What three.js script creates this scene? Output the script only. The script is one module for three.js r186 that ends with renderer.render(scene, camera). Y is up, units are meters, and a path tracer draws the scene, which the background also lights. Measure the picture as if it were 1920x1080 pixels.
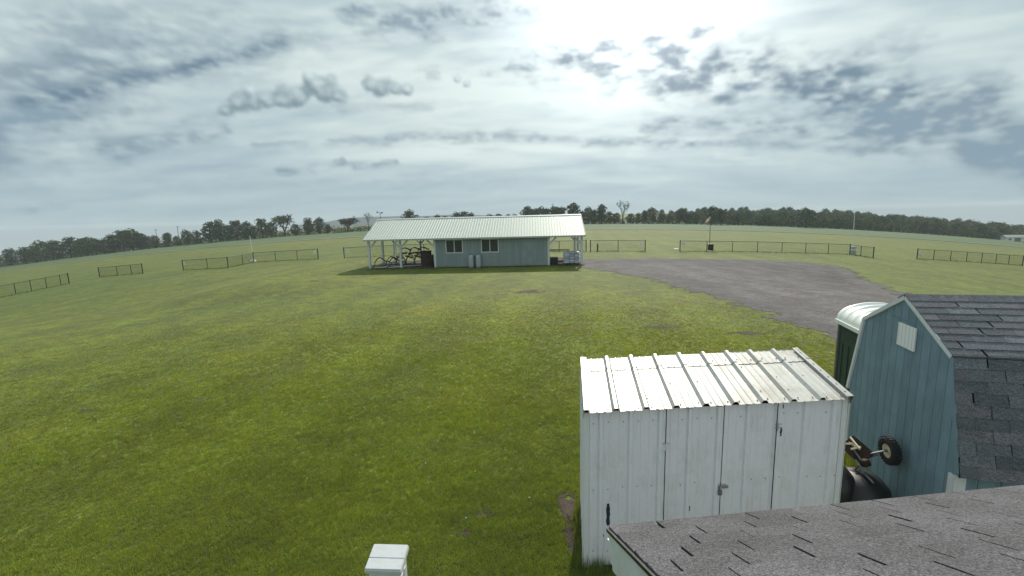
import * as THREE from 'three';
import { mergeGeometries as mergeRaw } from 'three/addons/utils/BufferGeometryUtils.js';
import { RoundedBoxGeometry } from 'three/addons/geometries/RoundedBoxGeometry.js';
const mergeGeometries = (l) => mergeRaw(l.map((g) => { const q = g.index ? g.toNonIndexed() : g.clone(); return q; }));

// ------------------------------------------------------------------ camera
const scene = new THREE.Scene();
const F = 850, CAMH = 4.0;                                   // focal length in photo pixels (1920 wide), camera height in metres
const camera = new THREE.PerspectiveCamera(2 * Math.atan(540 / F) * 180 / Math.PI, 16 / 9, 0.05, 6000);
camera.position.set(0, CAMH, 0);
camera.rotation.order = 'YXZ';
camera.rotation.set(-Math.atan(132 / F), 0, -0.0249);
camera.updateMatrixWorld(true);
scene.add(camera);

const renderer = new THREE.WebGLRenderer({ antialias: true });
renderer.toneMapping = THREE.LinearToneMapping;
renderer.toneMappingExposure = 0.95;
renderer.shadowMap.enabled = true;
const EXPO = renderer.toneMappingExposure;

// ------------------------------------------------------------------ noise
function rng(seed) { let s = seed >>> 0; return () => { s = (s + 0x6D2B79F5) >>> 0; let t = s; t = Math.imul(t ^ (t >>> 15), t | 1); t ^= t + Math.imul(t ^ (t >>> 7), t | 61); return ((t ^ (t >>> 14)) >>> 0) / 4294967296; }; }
const PERM = (() => { const r = rng(7), p = new Uint8Array(512), a = [...Array(256).keys()]; for (let i = 255; i > 0; i--) { const j = Math.floor(r() * (i + 1)); [a[i], a[j]] = [a[j], a[i]]; } for (let i = 0; i < 512; i++) p[i] = a[i & 255]; return p; })();
const VAL = (() => { const r = rng(11), v = new Float32Array(256); for (let i = 0; i < 256; i++) v[i] = r(); return v; })();
function vnoise(x, y, per = 0) {                               // value noise in 0..1, tiling with period per
  let xi = Math.floor(x), yi = Math.floor(y); const fx = x - xi, fy = y - yi;
  const u = fx * fx * (3 - 2 * fx), v = fy * fy * (3 - 2 * fy);
  let x1 = xi + 1, y1 = yi + 1;
  if (per) { const m = (a) => ((a % per) + per) % per; xi = m(xi); x1 = m(x1); yi = m(yi); y1 = m(y1); }
  const h = (a, b) => VAL[PERM[(PERM[a & 255] + b) & 255]];
  const a = h(xi, yi), b = h(x1, yi), c = h(xi, y1), d = h(x1, y1);
  return a + (b - a) * u + (c - a) * v + (a - b - c + d) * u * v;
}
function fbm(x, y, oct = 4, per = 0) { let s = 0, a = 0.5, n = 0; for (let i = 0; i < oct; i++) { s += a * vnoise(x + i * 17, y + i * 31, per); n += a; x *= 2; y *= 2; per *= 2; a *= 0.5; } return s / n; }
const clamp = (x, a = 0, b = 1) => Math.min(b, Math.max(a, x));
const smooth = (a, b, x) => { const t = clamp((x - a) / (b - a)); return t * t * (3 - 2 * t); };
const lerp = (a, b, t) => a + (b - a) * t;
const s2l = (c) => { c /= 255; return c <= 0.04045 ? c / 12.92 : Math.pow((c + 0.055) / 1.055, 2.4); };
const lin = (r, g, b) => [s2l(r), s2l(g), s2l(b)];

// photo pixel (1920 x 1080) -> direction in the world
const _v = new THREE.Vector3();
function pray(px, py) { return _v.set((px - 960) / F, -(py - 540) / F, -1).applyQuaternion(camera.quaternion).clone(); }
function azel(px, py) { const v = pray(px, py); return [Math.atan2(v.x, -v.z) * 180 / Math.PI, Math.atan2(v.y, Math.hypot(v.x, v.z)) * 180 / Math.PI]; }
function atHeight(px, py, h) { const v = pray(px, py), t = (h - CAMH) / v.y; return new THREE.Vector3(v.x * t, h, v.z * t); }

// ------------------------------------------------------------------ sky
const SUN_AZ = 15, SUN_EL = 34;
{
  const W = 2048, Hh = 1024, data = new Float32Array(W * Hh * 4);
  const seg = (pts, th, str, rag = 1, f = 1) => ({ p: pts.map(([x, y]) => azel(x, y)), th: th * 0.062, str, rag, f });
  const feats = [                                                // cloud streaks and banks: [polyline], half thickness, density, raggedness, grain
    seg([[40, 190], [300, 138], [430, 108], [530, 84]], 12, 0.62, 0.18),
    seg([[130, 60], [420, 75]], 55, 0.34, 1.2), seg([[60, 140], [250, 110]], 30, 0.3, 0.6), seg([[340, 125], [450, 108]], 7, 0.35, 0.3), seg([[-60, 250], [150, 205]], 16, 0.3, 0.6), seg([[640, 205], [790, 198]], 9, 0.25, 0.8), seg([[350, 235], [420, 215]], 9, 0.2, 0.8), seg([[-200, 130], [200, 150]], 60, 0.25, 1.2),
    seg([[-250, 330], [150, 235]], 42, 0.22, 1), seg([[-100, 210], [40, 280]], 60, 0.2, 1), seg([[215, 282], [310, 268], [420, 255]], 15, 0.5, 0.8),
    seg([[600, 268], [860, 256], [1010, 262]], 9, 0.36, 0.6), seg([[720, 252], [1010, 250]], 8, 0.32, 0.6), seg([[480, 272], [560, 268]], 5, 0.3, 0.5),
    seg([[530, 320], [590, 312], [645, 303]], 7, 0.5, 0.8), seg([[665, 312], [755, 304]], 6, 0.5, 0.8),
    seg([[700, 40], [900, 20]], 26, 0.6, 1.2), seg([[520, 60], [620, 90]], 14, 0.3, 1), seg([[300, 190], [190, 225]], 10, 0.25, 0.8),
    seg([[960, 20], [1060, 30]], 14, 0.42, 1), seg([[960, 112], [1010, 128]], 20, 0.6, 1.1, 2),
    seg([[1050, 105], [1200, 105], [1340, 125]], 28, 0.8, 1.2, 2), seg([[1180, 82], [1270, 60], [1350, 52]], 9, 0.75, 0.8, 2), seg([[770, 135], [800, 138]], 9, 0.3, 1),
    seg([[1300, 130], [1480, 160], [1640, 190]], 46, 0.85, 1.3, 2), seg([[1480, 130], [1600, 150], [1700, 175]], 22, 0.65, 1.2, 2),
    seg([[1560, 190], [1740, 210], [1860, 250]], 26, 0.7, 0.7, 2), seg([[1100, 130], [1350, 150]], 30, 0.55, 0.7, 2),
    seg([[1760, 185], [1810, 192]], 20, 0.75, 1.0, 2), seg([[1860, 142], [1885, 145]], 15, 0.6, 1.0, 2), seg([[1680, 85], [1700, 95]], 12, 0.4, 1, 2), seg([[1640, 80], [1655, 92]], 9, 0.35, 1, 2),
    seg([[1200, 236], [1450, 238], [1640, 255], [1800, 280], [2100, 350]], 17, 0.6, 0.7), seg([[1600, 228], [1800, 250], [2050, 300]], 20, 0.5, 0.8, 2),
    seg([[1100, 268], [1400, 268], [1600, 285]], 7, 0.38, 0.5), seg([[1900, 275], [2200, 330]], 26, 0.35, 0.6), seg([[1000, 262], [1300, 268]], 8, 0.35, 0.5),
    seg([[1820, 300], [2050, 350]], 14, 0.3, 0.6), seg([[300, 350], [600, 345], [960, 330]], 12, 0.12, 0.8), seg([[-80, 395], [0, 392]], 9, 0.2, 1), seg([[60, 393], [95, 390]], 7, 0.22, 1),
  ];
  const glints = [seg([[880, 182], [1100, 183], [1350, 190]], 8, 0.34, 0.6), seg([[1130, 205], [1260, 195]], 12, 0.3, 1), seg([[640, 60], [560, 130]], 30, 0.14, 1.2), seg([[1350, 295], [1480, 305]], 8, 0.14, 0.8), seg([[20, 395], [95, 388]], 12, 0.1, 0.8)];
  const puffs = [[425, 205, 16], [445, 196, 20], [470, 186, 24], [500, 185, 22], [528, 184, 22], [556, 180, 24], [590, 160, 26], [583, 148, 16], [615, 172, 28], [632, 180, 18], [470, 170, 13],
    [695, 158, 20], [714, 165, 24], [740, 168, 16], [764, 166, 14], [858, 148, 9], [876, 158, 10]].map(([x, y, r]) => [...azel(x, y), r * 0.062]);
  const dark = lin(80, 110, 136), mid = lin(146, 172, 187), light = lin(204, 220, 221), low = lin(172, 191, 196), heap = lin(122, 144, 156);
  const d3 = [0, 0, 0];
  const segDist = (p, x, y) => { let best = 1e9; for (let i = 0; i + 1 < p.length; i++) { const ax = p[i][0], ay = p[i][1], bx = p[i + 1][0] - ax, by = p[i + 1][1] - ay; const t = clamp(((x - ax) * bx + (y - ay) * by) / (bx * bx + by * by)); const dx = x - ax - bx * t, dy = y - ay - by * t; const d = Math.hypot(dx * 0.9, dy); if (d < best) best = d; } return best; };
  const cy = Math.cos(0), deg = Math.PI / 180;
  for (let j = 0; j < Hh; j++) {
    const el = (j + 0.5) / Hh * 180 - 90;
    for (let i = 0; i < W; i++) {
      const o = (j * W + i) * 4;
      const dirA = ((i + 0.5) / W - 0.5) * 2 * Math.PI;          // equirect: u=0.5 is +x ... dir = (cos a, ., sin a)
      const dx0 = Math.cos(dirA), dz0 = Math.sin(dirA);
      let az = Math.atan2(dx0, -dz0) / deg;
      if (el < -9) { for (let k = 0; k < 3; k++) data[o + k] = low[k] * 0.8 / EXPO; data[o + 3] = 1; continue; }
      const e = Math.max(el, 0), ce = Math.cos(e * deg), se = Math.sin(e * deg);
      const px = dx0 * ce / (se + 0.10), pz = dz0 * ce / (se + 0.10);
      // high sheet of thin cloud with streaks
      const wx = fbm(px * 0.7 + 5, pz * 0.7 + 9, 3) - 0.5, wz = fbm(px * 0.7 + 25, pz * 0.7 + 3, 3) - 0.5;
      const sheet = fbm(px * 0.55 + wx * 1.6 + 40, pz * 1.2 + wz * 1.6 + 12, 6);
      const fine = fbm(px * 2.2 + wx * 3 + 13, pz * 4.5 + wz * 3 + 31, 5);
      let c = 0.97 + (sheet - 0.5) * 0.55 + (fine - 0.5) * 0.22;
      c -= 0.15 * smooth(12, 48, Math.abs(az - 6));             // whitish near the sun's side, greyer away from it
      // degrees, ragged edges
      const n1 = fbm(az * 0.33 + 50, el * 0.55 + 7, 5) - 0.5, n2 = fbm(az * 0.33 + 90, el * 0.55 + 57, 5) - 0.5;
      const nf = fbm(az * 0.42 + 3, el * 0.85 + 77, 6) - 0.5;
      const nf2 = fbm(az * 1.1 + 33, el * 1.1 + 17, 4) - 0.5; const nf3 = fbm(az * 1.1 + el * 0.35 + 13, el * 2.6 + 71, 5) - 0.5; const rbz = fbm(az * 0.5 + 21, el * 3.4 + 9, 5) - 0.5; let dk = 0;
      if (Math.abs(az) < 75 && el < 30) {
        for (const q of feats) {
          const d = segDist(q.p, az + n1 * 7 * q.rag, el + n2 * 3.2 * q.rag * (q.th > 1 ? 1 : 0.5)) / q.th;
          if (d > 2.6) continue;
          const grain = q.f > 1 ? clamp(0.6 + nf * 1.7 + nf3 * 0.9) : clamp(0.82 + nf * 0.8 + nf3 * 1.0);
          const soft = q.th > 2.2 ? Math.exp(-d * d * 0.9) : 0.35 * Math.exp(-d * d * 0.8) + 0.65 * (1 - smooth(0.35, 1.5, d + nf3 * 1.6 + rbz * 1.2)); dk = dk + (1 - dk) * q.str * grain * soft;
        }
        dk = Math.min(dk, 0.8) * clamp(0.80 + nf * 1.3 + nf3 * 1.1, 0.25, 1);
        for (const q of glints) { const d = segDist(q.p, az + n1 * 6 * q.rag, el + n2 * 3 * q.rag) / q.th; if (d < 2.6) c += q.str * Math.exp(-d * d) * (0.7 + nf * 2); }
      } else {
        dk = clamp((fbm(px * 1.3 + 60, pz * 1.6 + 5, 5) - 0.52) * 3) * 0.5;
      }
      // sun glow through the sheet
      const ca = Math.sin(e * deg) * Math.sin(28 * deg) + ce * Math.cos(28 * deg) * Math.cos((az - 15) * deg);
      const ang = Math.acos(clamp(ca, -1, 1)) / deg;
      const glow = 1.5 * Math.exp(-Math.pow(ang / 9.5, 2)) + 0.30 * Math.exp(-Math.pow(ang / 19, 2));
      const hz = 1 - smooth(0, 9, el);                            // low sky: even, hazy
      const tilt = az < 0 ? -0.22 : 0.10, ra = 1 - Math.abs(2 * fbm(az * 0.10 + wx * 2, (el + az * tilt * 0.6) * 0.55 + wz * 2 + 44, 6) - 1), rb = fbm(az * 0.22 + 8 + wx * 3, (el + az * tilt * 0.6) * 1.7 + 66, 5) - 0.5;
      c += ((ra - 0.72) * 0.26 + rb * 0.26) * (1 - hz * 0.5);
      c = clamp(lerp(c, 0.66 + (sheet - 0.5) * 0.3 + rb * 0.2, hz * 0.7), 0, 1.15);
      for (let k = 0; k < 3; k++) {
        let b = c < 0.5 ? lerp(dark[k], mid[k], c * 2) : lerp(mid[k], light[k], (c - 0.5) * 2);
        b = lerp(b, low[k], hz * 0.45 * (Math.abs(az) < 40 ? 1 : 0.7));
        b = b + glow * (0.75 + 0.5 * clamp(c)) * (k === 0 ? 0.97 : 1);
        d3[k] = lerp(b, dark[k] * 1.05 + glow * 0.25, dk);
      }
      if (az > -45 && az < 5 && el > 7 && el < 24) {              // heaped clouds
        const field = (a, e2) => { let m = -9; for (const q of puffs) { const v = 1 - Math.hypot((a - q[0]) * 0.92, (e2 - q[1]) * (e2 < q[1] ? 1.25 : 1)) / q[2]; if (v > m) m = v; } return m + (fbm(a * 0.75 + 33, e2 * 0.95 + 17, 6) - 0.5) * 1.05; };
        const m = field(az, el);
        if (m > -0.15) {
          const a = smooth(-0.12, 0.40, m), lit = clamp(0.20 + 0.75 * (m - field(az + 0.35, el + 0.7)) + 0.22 * (1 - smooth(0, 0.3, m)) + nf3 * 0.5);
          for (let k = 0; k < 3; k++) d3[k] = lerp(d3[k], lerp(heap[k], light[k] * 1.1, lit), a * 0.85);
        }
      }
      data[o] = d3[0] / EXPO; data[o + 1] = d3[1] / EXPO; data[o + 2] = d3[2] / EXPO; data[o + 3] = 1;
    }
  }
  const tex = new THREE.DataTexture(data, W, Hh, THREE.RGBAFormat, THREE.FloatType);
  tex.mapping = THREE.EquirectangularReflectionMapping; tex.magFilter = THREE.LinearFilter; tex.minFilter = THREE.LinearFilter; tex.needsUpdate = true;
  scene.background = tex; scene.environment = tex;
}
const sun = new THREE.DirectionalLight(new THREE.Color(1, 0.92, 0.80), 5.0);
{
  const a = SUN_AZ * Math.PI / 180, e = SUN_EL * Math.PI / 180;
  sun.position.set(Math.sin(a) * Math.cos(e), Math.sin(e), -Math.cos(a) * Math.cos(e)).multiplyScalar(120);
  sun.position.z -= 25; sun.target.position.set(0, 0, -25);
  sun.castShadow = true; sun.shadow.radius = 3; sun.shadow.mapSize.set(4096, 4096);
  Object.assign(sun.shadow.camera, { left: -60, right: 60, top: 60, bottom: -60, near: 1, far: 300 });
  scene.add(sun, sun.target);
}
scene.fog = new THREE.FogExp2(new THREE.Color(0.72, 0.80, 0.84), 0.00032);

// ------------------------------------------------------------------ naming helpers
const used = new Map();
function numbered(n) { const k = used.get(n) ?? 0; used.set(n, k + 1); return k ? `${n}_${String(k).padStart(3, '0')}` : n; }
function shade(o) { o.traverse((m) => { if (m.isMesh) { m.castShadow = true; m.receiveShadow = true; } }); return o; }
function thing(name, label, category, pos = [0, 0, 0], turn = 0, group) {
  const o = new THREE.Group(); o.name = numbered(name); o.position.set(...pos); o.rotation.y = turn;
  o.userData = { label, category }; if (group) o.userData.group = group; scene.add(o); return o;
}
function part(parent, name, geo, mat, pos, rot) {
  const m = new THREE.Mesh(geo, mat); m.name = name; if (pos) m.position.set(...pos); if (rot) m.rotation.set(...rot);
  m.castShadow = m.receiveShadow = true; parent.add(m); return m;
}
function single(name, geo, mat, label, category, group) { const m = new THREE.Mesh(geo, mat); m.name = numbered(name); m.userData = { label, category }; if (group) m.userData.group = group; m.castShadow = m.receiveShadow = true; scene.add(m); return m; }
function structure(name, geo, mat, kind = 'structure', label, category) { const m = new THREE.Mesh(geo, mat); m.name = numbered(name); m.userData = { kind }; if (label) m.userData.label = label; if (category) m.userData.category = category; m.castShadow = m.receiveShadow = true; scene.add(m); return m; }
function copyOf(o, label, group) { const c = o.clone(); c.name = numbered(o.name.replace(/_\d{3}$/, '')); c.userData = { ...o.userData }; if (label) c.userData.label = label; if (group) c.userData.group = group; scene.add(c); return c; }
const boxCache = new Map();
function box(w, h, d, r = 0) { const k = [w, h, d, r].map((x) => x.toFixed(4)).join(); if (!boxCache.has(k)) boxCache.set(k, r ? new RoundedBoxGeometry(w, h, d, 2, r) : new THREE.BoxGeometry(w, h, d)); return boxCache.get(k); }
function boxAt(x0, x1, y0, y1, z0, z1) { const g = new THREE.BoxGeometry(x1 - x0, y1 - y0, z1 - z0); g.translate((x0 + x1) / 2, (y0 + y1) / 2, (z0 + z1) / 2); return g; }
function bar(a, b, r, seg = 6, r2 = r) {                          // round bar from a to b
  const A = new THREE.Vector3(...a), B = new THREE.Vector3(...b), d = B.clone().sub(A), l = d.length();
  const g = new THREE.CylinderGeometry(r2, r, l, seg); g.translate(0, l / 2, 0);
  g.applyQuaternion(new THREE.Quaternion().setFromUnitVectors(new THREE.Vector3(0, 1, 0), d.normalize())); g.translate(A.x, A.y, A.z); return g;
}
function beam(a, b, w, h) {                                        // square timber from a to b
  const A = new THREE.Vector3(...a), B = new THREE.Vector3(...b), d = B.clone().sub(A), l = d.length();
  const g = new THREE.BoxGeometry(w, l, h); g.translate(0, l / 2, 0);
  g.applyQuaternion(new THREE.Quaternion().setFromUnitVectors(new THREE.Vector3(0, 1, 0), d.normalize())); g.translate(A.x, A.y, A.z); return g;
}
function tube(pts, r, n = 16, rs = 6) { return new THREE.TubeGeometry(new THREE.CatmullRomCurve3(pts.map((p) => new THREE.Vector3(...p))), n, r, rs); }
// sheet of profiled metal: profile = [[x, y]...] across, length along z
function profiled(profile, z0, z1, thick = 0.0015) {
  const pos = [], idx = [], uv = []; const n = profile.length;
  for (const [zi, z] of [z0, z1].entries()) for (const dy of [0, -thick]) for (const [x, y] of profile) { pos.push(x, y + dy, z); uv.push(x, z); }
  const quad = (a, b, c, d) => idx.push(a, b, c, a, c, d);
  for (let i = 0; i + 1 < n; i++) { quad(i, 2 * n + i, 2 * n + i + 1, i + 1); quad(n + i + 1, 3 * n + i + 1, 3 * n + i, n + i); quad(2 * n + i, 3 * n + i, 3 * n + i + 1, 2 * n + i + 1); quad(i + 1, n + i + 1, n + i, i); }
  const g = new THREE.BufferGeometry(); g.setAttribute('position', new THREE.Float32BufferAttribute(pos, 3)); g.setAttribute('uv', new THREE.Float32BufferAttribute(uv, 2)); g.setIndex(idx);
  const f = g.toNonIndexed(); f.computeVertexNormals(); return f;
}

// ------------------------------------------------------------------ textures and materials
function tex(n, fn, srgb = true, rep = 1) {
  const d = new Uint8Array(n * n * 4); const c = [0, 0, 0];
  for (let y = 0; y < n; y++) for (let x = 0; x < n; x++) { fn(x / n, y / n, c); const o = (y * n + x) * 4; d[o] = clamp(c[0], 0, 255); d[o + 1] = clamp(c[1], 0, 255); d[o + 2] = clamp(c[2], 0, 255); d[o + 3] = 255; }
  const t = new THREE.DataTexture(d, n, n); t.wrapS = t.wrapT = THREE.RepeatWrapping; t.magFilter = THREE.LinearFilter; t.minFilter = THREE.LinearMipmapLinearFilter; t.generateMipmaps = true; t.repeat.set(rep, rep);
  if (srgb) t.colorSpace = THREE.SRGBColorSpace; t.needsUpdate = true; return t;
}
const std = (o) => new THREE.MeshStandardMaterial({ side: THREE.DoubleSide, ...o });
const C = (r, g, b) => new THREE.Color().setRGB(r, g, b);
const mottle = (base, amp, f1 = 8, f2 = 64) => (u, v, c) => { const n = (fbm(u * f1, v * f1, 4, f1) - 0.5) * amp + (vnoise(u * f2, v * f2, f2) - 0.5) * amp * 0.6; for (let k = 0; k < 3; k++) c[k] = base + n; };
const grimeTex = tex(512, (u, v, c) => {                           // near-white with weathered blotches and runs
  const b = fbm(u * 6, v * 6, 5, 6), run = fbm(u * 48, v * 3, 3, 3 * 16), sp = vnoise(u * 200, v * 200, 200);
  let g = 240 - clamp((b - 0.55) * 3) * 12 - clamp((run - 0.6) * 3) * 14 - (vnoise(u * 90, v * 90, 90) - 0.5) * 8; if (sp > 0.985) g -= 50;
  c[0] = g; c[1] = g + 1; c[2] = g - clamp((b - 0.5) * 2) * 5;
});
const grimeTexX = grimeTex.clone(); grimeTexX.repeat.set(0.7, 0.7); grimeTexX.needsUpdate = true;
const rustTex = tex(512, (u, v, c) => {                            // galvanised sheet: spangle, oxide bloom, water stains
  const b = fbm(u * 5 + 3, v * 5, 5, 5), st = fbm(u * 30, v * 4, 4, 120), sp = vnoise(u * 70, v * 70, 70); const k = clamp((b - 0.5) * 3), q = clamp((st - 0.55) * 4);
  const g = 238 - k * 20 - q * 8 + (sp - 0.5) * 16; c[0] = g; c[1] = g - k * 4; c[2] = g - k * 8 - q * 3;
}); rustTex.repeat.set(0.8, 0.8);
const granTex = tex(1024, (u, v, c) => {                           // asphalt shingle granules
  const a = vnoise(u * 512, v * 512, 512), b = vnoise(u * 256 + 9, v * 256, 256), m = fbm(u * 6, v * 6, 4, 6);
  const g = 160 + (a - 0.5) * 130 + (b - 0.5) * 80 + (m - 0.5) * 50; c[0] = g + 2; c[1] = g; c[2] = g + 3;
});
granTex.repeat.set(0.62, 0.62);
const granBump = tex(512, (u, v, c) => { const a = vnoise(u * 256, v * 256, 256); c[0] = c[1] = c[2] = a * 255; }, false); granBump.repeat.set(1.3, 1.3);
const woodTex = tex(512, (u, v, c) => { const n = fbm(u * 64, v * 4, 4, 4 * 16) , m = fbm(u * 5, v * 5, 4, 5); const g = 208 + (n - 0.5) * 34 + (m - 0.5) * 30; c[0] = c[1] = c[2] = g; });
const barkTex = tex(256, (u, v, c) => { const n = fbm(u * 24, v * 5, 4, 5 * 24); const g = 150 + (n - 0.5) * 180; c[0] = g; c[1] = g; c[2] = g; });
const grassTex = tex(2048, (u, v, c) => {                          // 24 m tile of mown turf: blades, thatch, clumps
  const a = vnoise(u * 1024, v * 1024, 1024), b = vnoise(u * 512 + 4, v * 512, 512), cl = fbm(u * 60, v * 60, 3, 60), m = fbm(u * 9, v * 9, 4, 9);
  const g = 176 + (a - 0.5) * 86 + (b - 0.5) * 60 + (cl - 0.5) * 80 + (m - 0.5) * 40, y = fbm(u * 30 + 7, v * 30, 3, 30) - 0.5;
  c[0] = g + y * 24; c[1] = g + 3; c[2] = g - 12 - y * 30;
});
const gravelTex = tex(1024, (u, v, c) => {                         // 6 m tile of crushed stone
  const a = vnoise(u * 400, v * 400, 400), b = vnoise(u * 200, v * 200 + 3, 200), m = fbm(u * 5, v * 5, 5, 5);
  const g = 158 + (a - 0.5) * 110 + (b - 0.5) * 90 + (m - 0.5) * 85 + (fbm(u * 26, v * 26, 3, 26) - 0.5) * 70; c[0] = g + 4; c[1] = g; c[2] = g + (a - 0.5) * 14;
});
const M = {
  ground: std({ map: grassTex, vertexColors: true, roughness: 0.95, bumpMap: grassTex, bumpScale: 0.02 }),
  gravel: std({ map: gravelTex, vertexColors: true, color: C(0.21, 0.206, 0.208), roughness: 0.95, bumpMap: gravelTex, bumpScale: 0.02 }),
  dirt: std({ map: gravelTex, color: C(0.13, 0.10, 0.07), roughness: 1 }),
  blade: new THREE.MeshPhysicalMaterial({ color: C(1, 1, 1), roughness: 1, transmission: 0.45, thickness: 0, side: THREE.DoubleSide }),
  whiteMetal: std({ map: grimeTex, color: C(0.80, 0.80, 0.87), roughness: 0.5 }),
  galvRoof: std({ map: rustTex, bumpMap: rustTex, bumpScale: 0.002, color: C(0.46, 0.475, 0.46), roughness: 0.5, metalness: 0.45 }),
  barnRoof: std({ map: grimeTex, color: C(0.50, 0.57, 0.52), roughness: 0.55, metalness: 0.12 }),
  white: std({ color: C(0.72, 0.74, 0.77), roughness: 0.55, map: grimeTex }),
  whitePlain: std({ color: C(0.78, 0.79, 0.78), roughness: 0.5 }),
  blue: [0.94, 1, 1.07].map((k) => std({ map: woodTex, color: C(0.24 * k, 0.37 * k, 0.445 * k), roughness: 0.75 })),
  shingleNear: [0.86, 0.95, 1.03, 1.12].map((k) => std({ map: granTex, color: C(0.205 * k, 0.208 * k, 0.222 * k), roughness: 0.95, bumpMap: granBump, bumpScale: 0.003 })),
  shingleFar: [0.8, 0.93, 1.04, 1.18].map((k, i) => std({ map: granTex, color: C((i === 2 ? 0.33 : 0.30) * k, 0.335 * k, 0.365 * k), roughness: 0.92 })),
  felt: std({ color: C(0.025, 0.025, 0.028), roughness: 1 }),
  barnWall: [0.95, 1, 1.05].map((k) => std({ map: woodTex, color: C(0.40 * k, 0.475 * k, 0.47 * k), roughness: 0.8 })),
  black: std({ color: C(0.012, 0.012, 0.013), roughness: 0.55 }),
  blackPlastic: std({ color: C(0.014, 0.015, 0.017), roughness: 0.42 }),
  rubber: std({ color: C(0.018, 0.018, 0.019), roughness: 0.85 }),
  fenceBlack: std({ color: C(0.012, 0.013, 0.012), roughness: 0.6 }),
  wire: std({ color: C(0.05, 0.055, 0.05), roughness: 0.5, metalness: 0.4 }),
  steel: std({ color: C(0.42, 0.43, 0.44), roughness: 0.4, metalness: 0.9 }),
  dullSteel: std({ color: C(0.20, 0.20, 0.20), roughness: 0.55, metalness: 0.7 }),
  rust: std({ color: C(0.11, 0.06, 0.045), roughness: 0.9, map: barkTex }),
  cream: std({ color: C(0.62, 0.55, 0.38), roughness: 0.7 }),
  greenPoly: std({ color: C(0.016, 0.045, 0.038), roughness: 0.5 }),
  lidPoly: std({ color: C(0.72, 0.76, 0.72), roughness: 0.35 }),
  glass: new THREE.MeshPhysicalMaterial({ color: C(0.04, 0.05, 0.055), roughness: 0.06, metalness: 0, specularIntensity: 1, side: THREE.DoubleSide }),
  tank: std({ color: C(0.46, 0.50, 0.52), roughness: 0.5, map: grimeTex }),
  bag: [0.72, 0.95, 1.12].map((k) => std({ color: C(0.62 * k, 0.62 * k, 0.70 * k), roughness: 0.5 })),
  brown: std({ color: C(0.10, 0.06, 0.045), roughness: 0.85, map: woodTex }),
  pallet: std({ color: C(0.28, 0.22, 0.15), roughness: 0.9, map: woodTex }),
  concrete: std({ color: C(0.30, 0.30, 0.30), roughness: 0.95, map: gravelTex }),
  peel: std({ color: C(0.018, 0.02, 0.05), roughness: 0.8 }),
  bark: std({ map: barkTex, color: C(0.085, 0.07, 0.055), roughness: 0.95 }),
  orange: std({ color: C(0.62, 0.36, 0.25), roughness: 0.8 }),
  sockWhite: std({ color: C(0.75, 0.66, 0.58), roughness: 0.8 }),
  leaf: [[0.078, 0.118, 0.030], [0.060, 0.095, 0.028], [0.100, 0.138, 0.034], [0.090, 0.108, 0.040], [0.100, 0.092, 0.045], [0.120, 0.150, 0.048]].map(([r, g, b]) => new THREE.MeshPhysicalMaterial({ color: C(r, g, b), roughness: 0.9, side: THREE.DoubleSide })),
  farHill: std({ color: C(0.045, 0.075, 0.085), roughness: 1 }),
};

// ------------------------------------------------------------------ terrain: a broad, gently crowned field that falls away to both sides
const PAD = { x0: -16, x1: 9, z0: -48, z1: -31 };
function terr(x, z) {
  const d = -z; if (d < 8) return 0;
  const u = clamp(Math.abs(x) / d, 0, 1.3), dd = d;
  let h = -0.0504 * dd * u * u * smooth(8, 32, d);
  const px = smooth(PAD.x0 - 9, PAD.x0, x) * (1 - smooth(PAD.x1, PAD.x1 + 9, x)), pz = smooth(PAD.z0 - 9, PAD.z0, z) * (1 - smooth(PAD.z1, PAD.z1 + 9, z));
  h *= 1 - px * pz;
  h += 8 * smooth(262, 430, d) * smooth(60, 190, x) * (1 - 0.5 * smooth(190, 330, x));             // wooded rise on the right
  return h;
}
function onGround(px, py) {                                       // where the sight line of a photo pixel meets the ground
  const v = pray(px, py); let t0 = 0, t = 3;
  for (let i = 0; i < 4000; i++) { const y = CAMH + v.y * t; if (y < terr(v.x * t, v.z * t)) break; t0 = t; t *= 1.004; }
  for (let i = 0; i < 30; i++) { const m = (t0 + t) / 2; if (CAMH + v.y * m < terr(v.x * m, v.z * m)) t = m; else t0 = m; }
  return new THREE.Vector3(v.x * t, terr(v.x * t, v.z * t), v.z * t);
}
function atDepth(px, d) { const v = pray(px, 408 + (960 - px) * 0.0249); const t = d / -v.z; return new THREE.Vector3(v.x * t, terr(v.x * t, -d), -d); }

// strip line (mown runway edge) across the field, depth as a function of x
const stripZ = (x) => -(139 + 0.16 * Math.max(0, -x - 20) + 0.02 * Math.max(0, x));
function grassColour(x, z, out) {                                 // linear albedo factor (times the turf texture)
  const m1 = fbm(x * 0.09 + 3, z * 0.09 + 8, 4) - 0.5, m2 = fbm(x * 0.35 + 30, z * 0.35 + 1, 4) - 0.5, m3 = fbm(x * 0.022 + 9, z * 0.03 + 5, 3) - 0.5;
  let r = 0.190, g = 0.245, b = 0.012;
  const yel = m1 * 0.7 + m2 * 0.35 + m3 * 0.8;
  r *= 1 + yel * 0.5; g *= 1 + yel * 0.2; b *= 1 - yel * 0.2;
  const dry = clamp((fbm(x * 0.5 + 70, z * 0.5 + 20, 5) - 0.6) * 6) * 0.35; r += dry * 0.06; g += dry * 0.02; b += dry * 0.02;
  const mow = Math.sin((x * 0.75 + z * 0.12) * 2.2 + m1 * 2) * 0.085; r *= 1 + mow; g *= 1 + mow;
  out[0] = r; out[1] = g; out[2] = b; return out;
}
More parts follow.
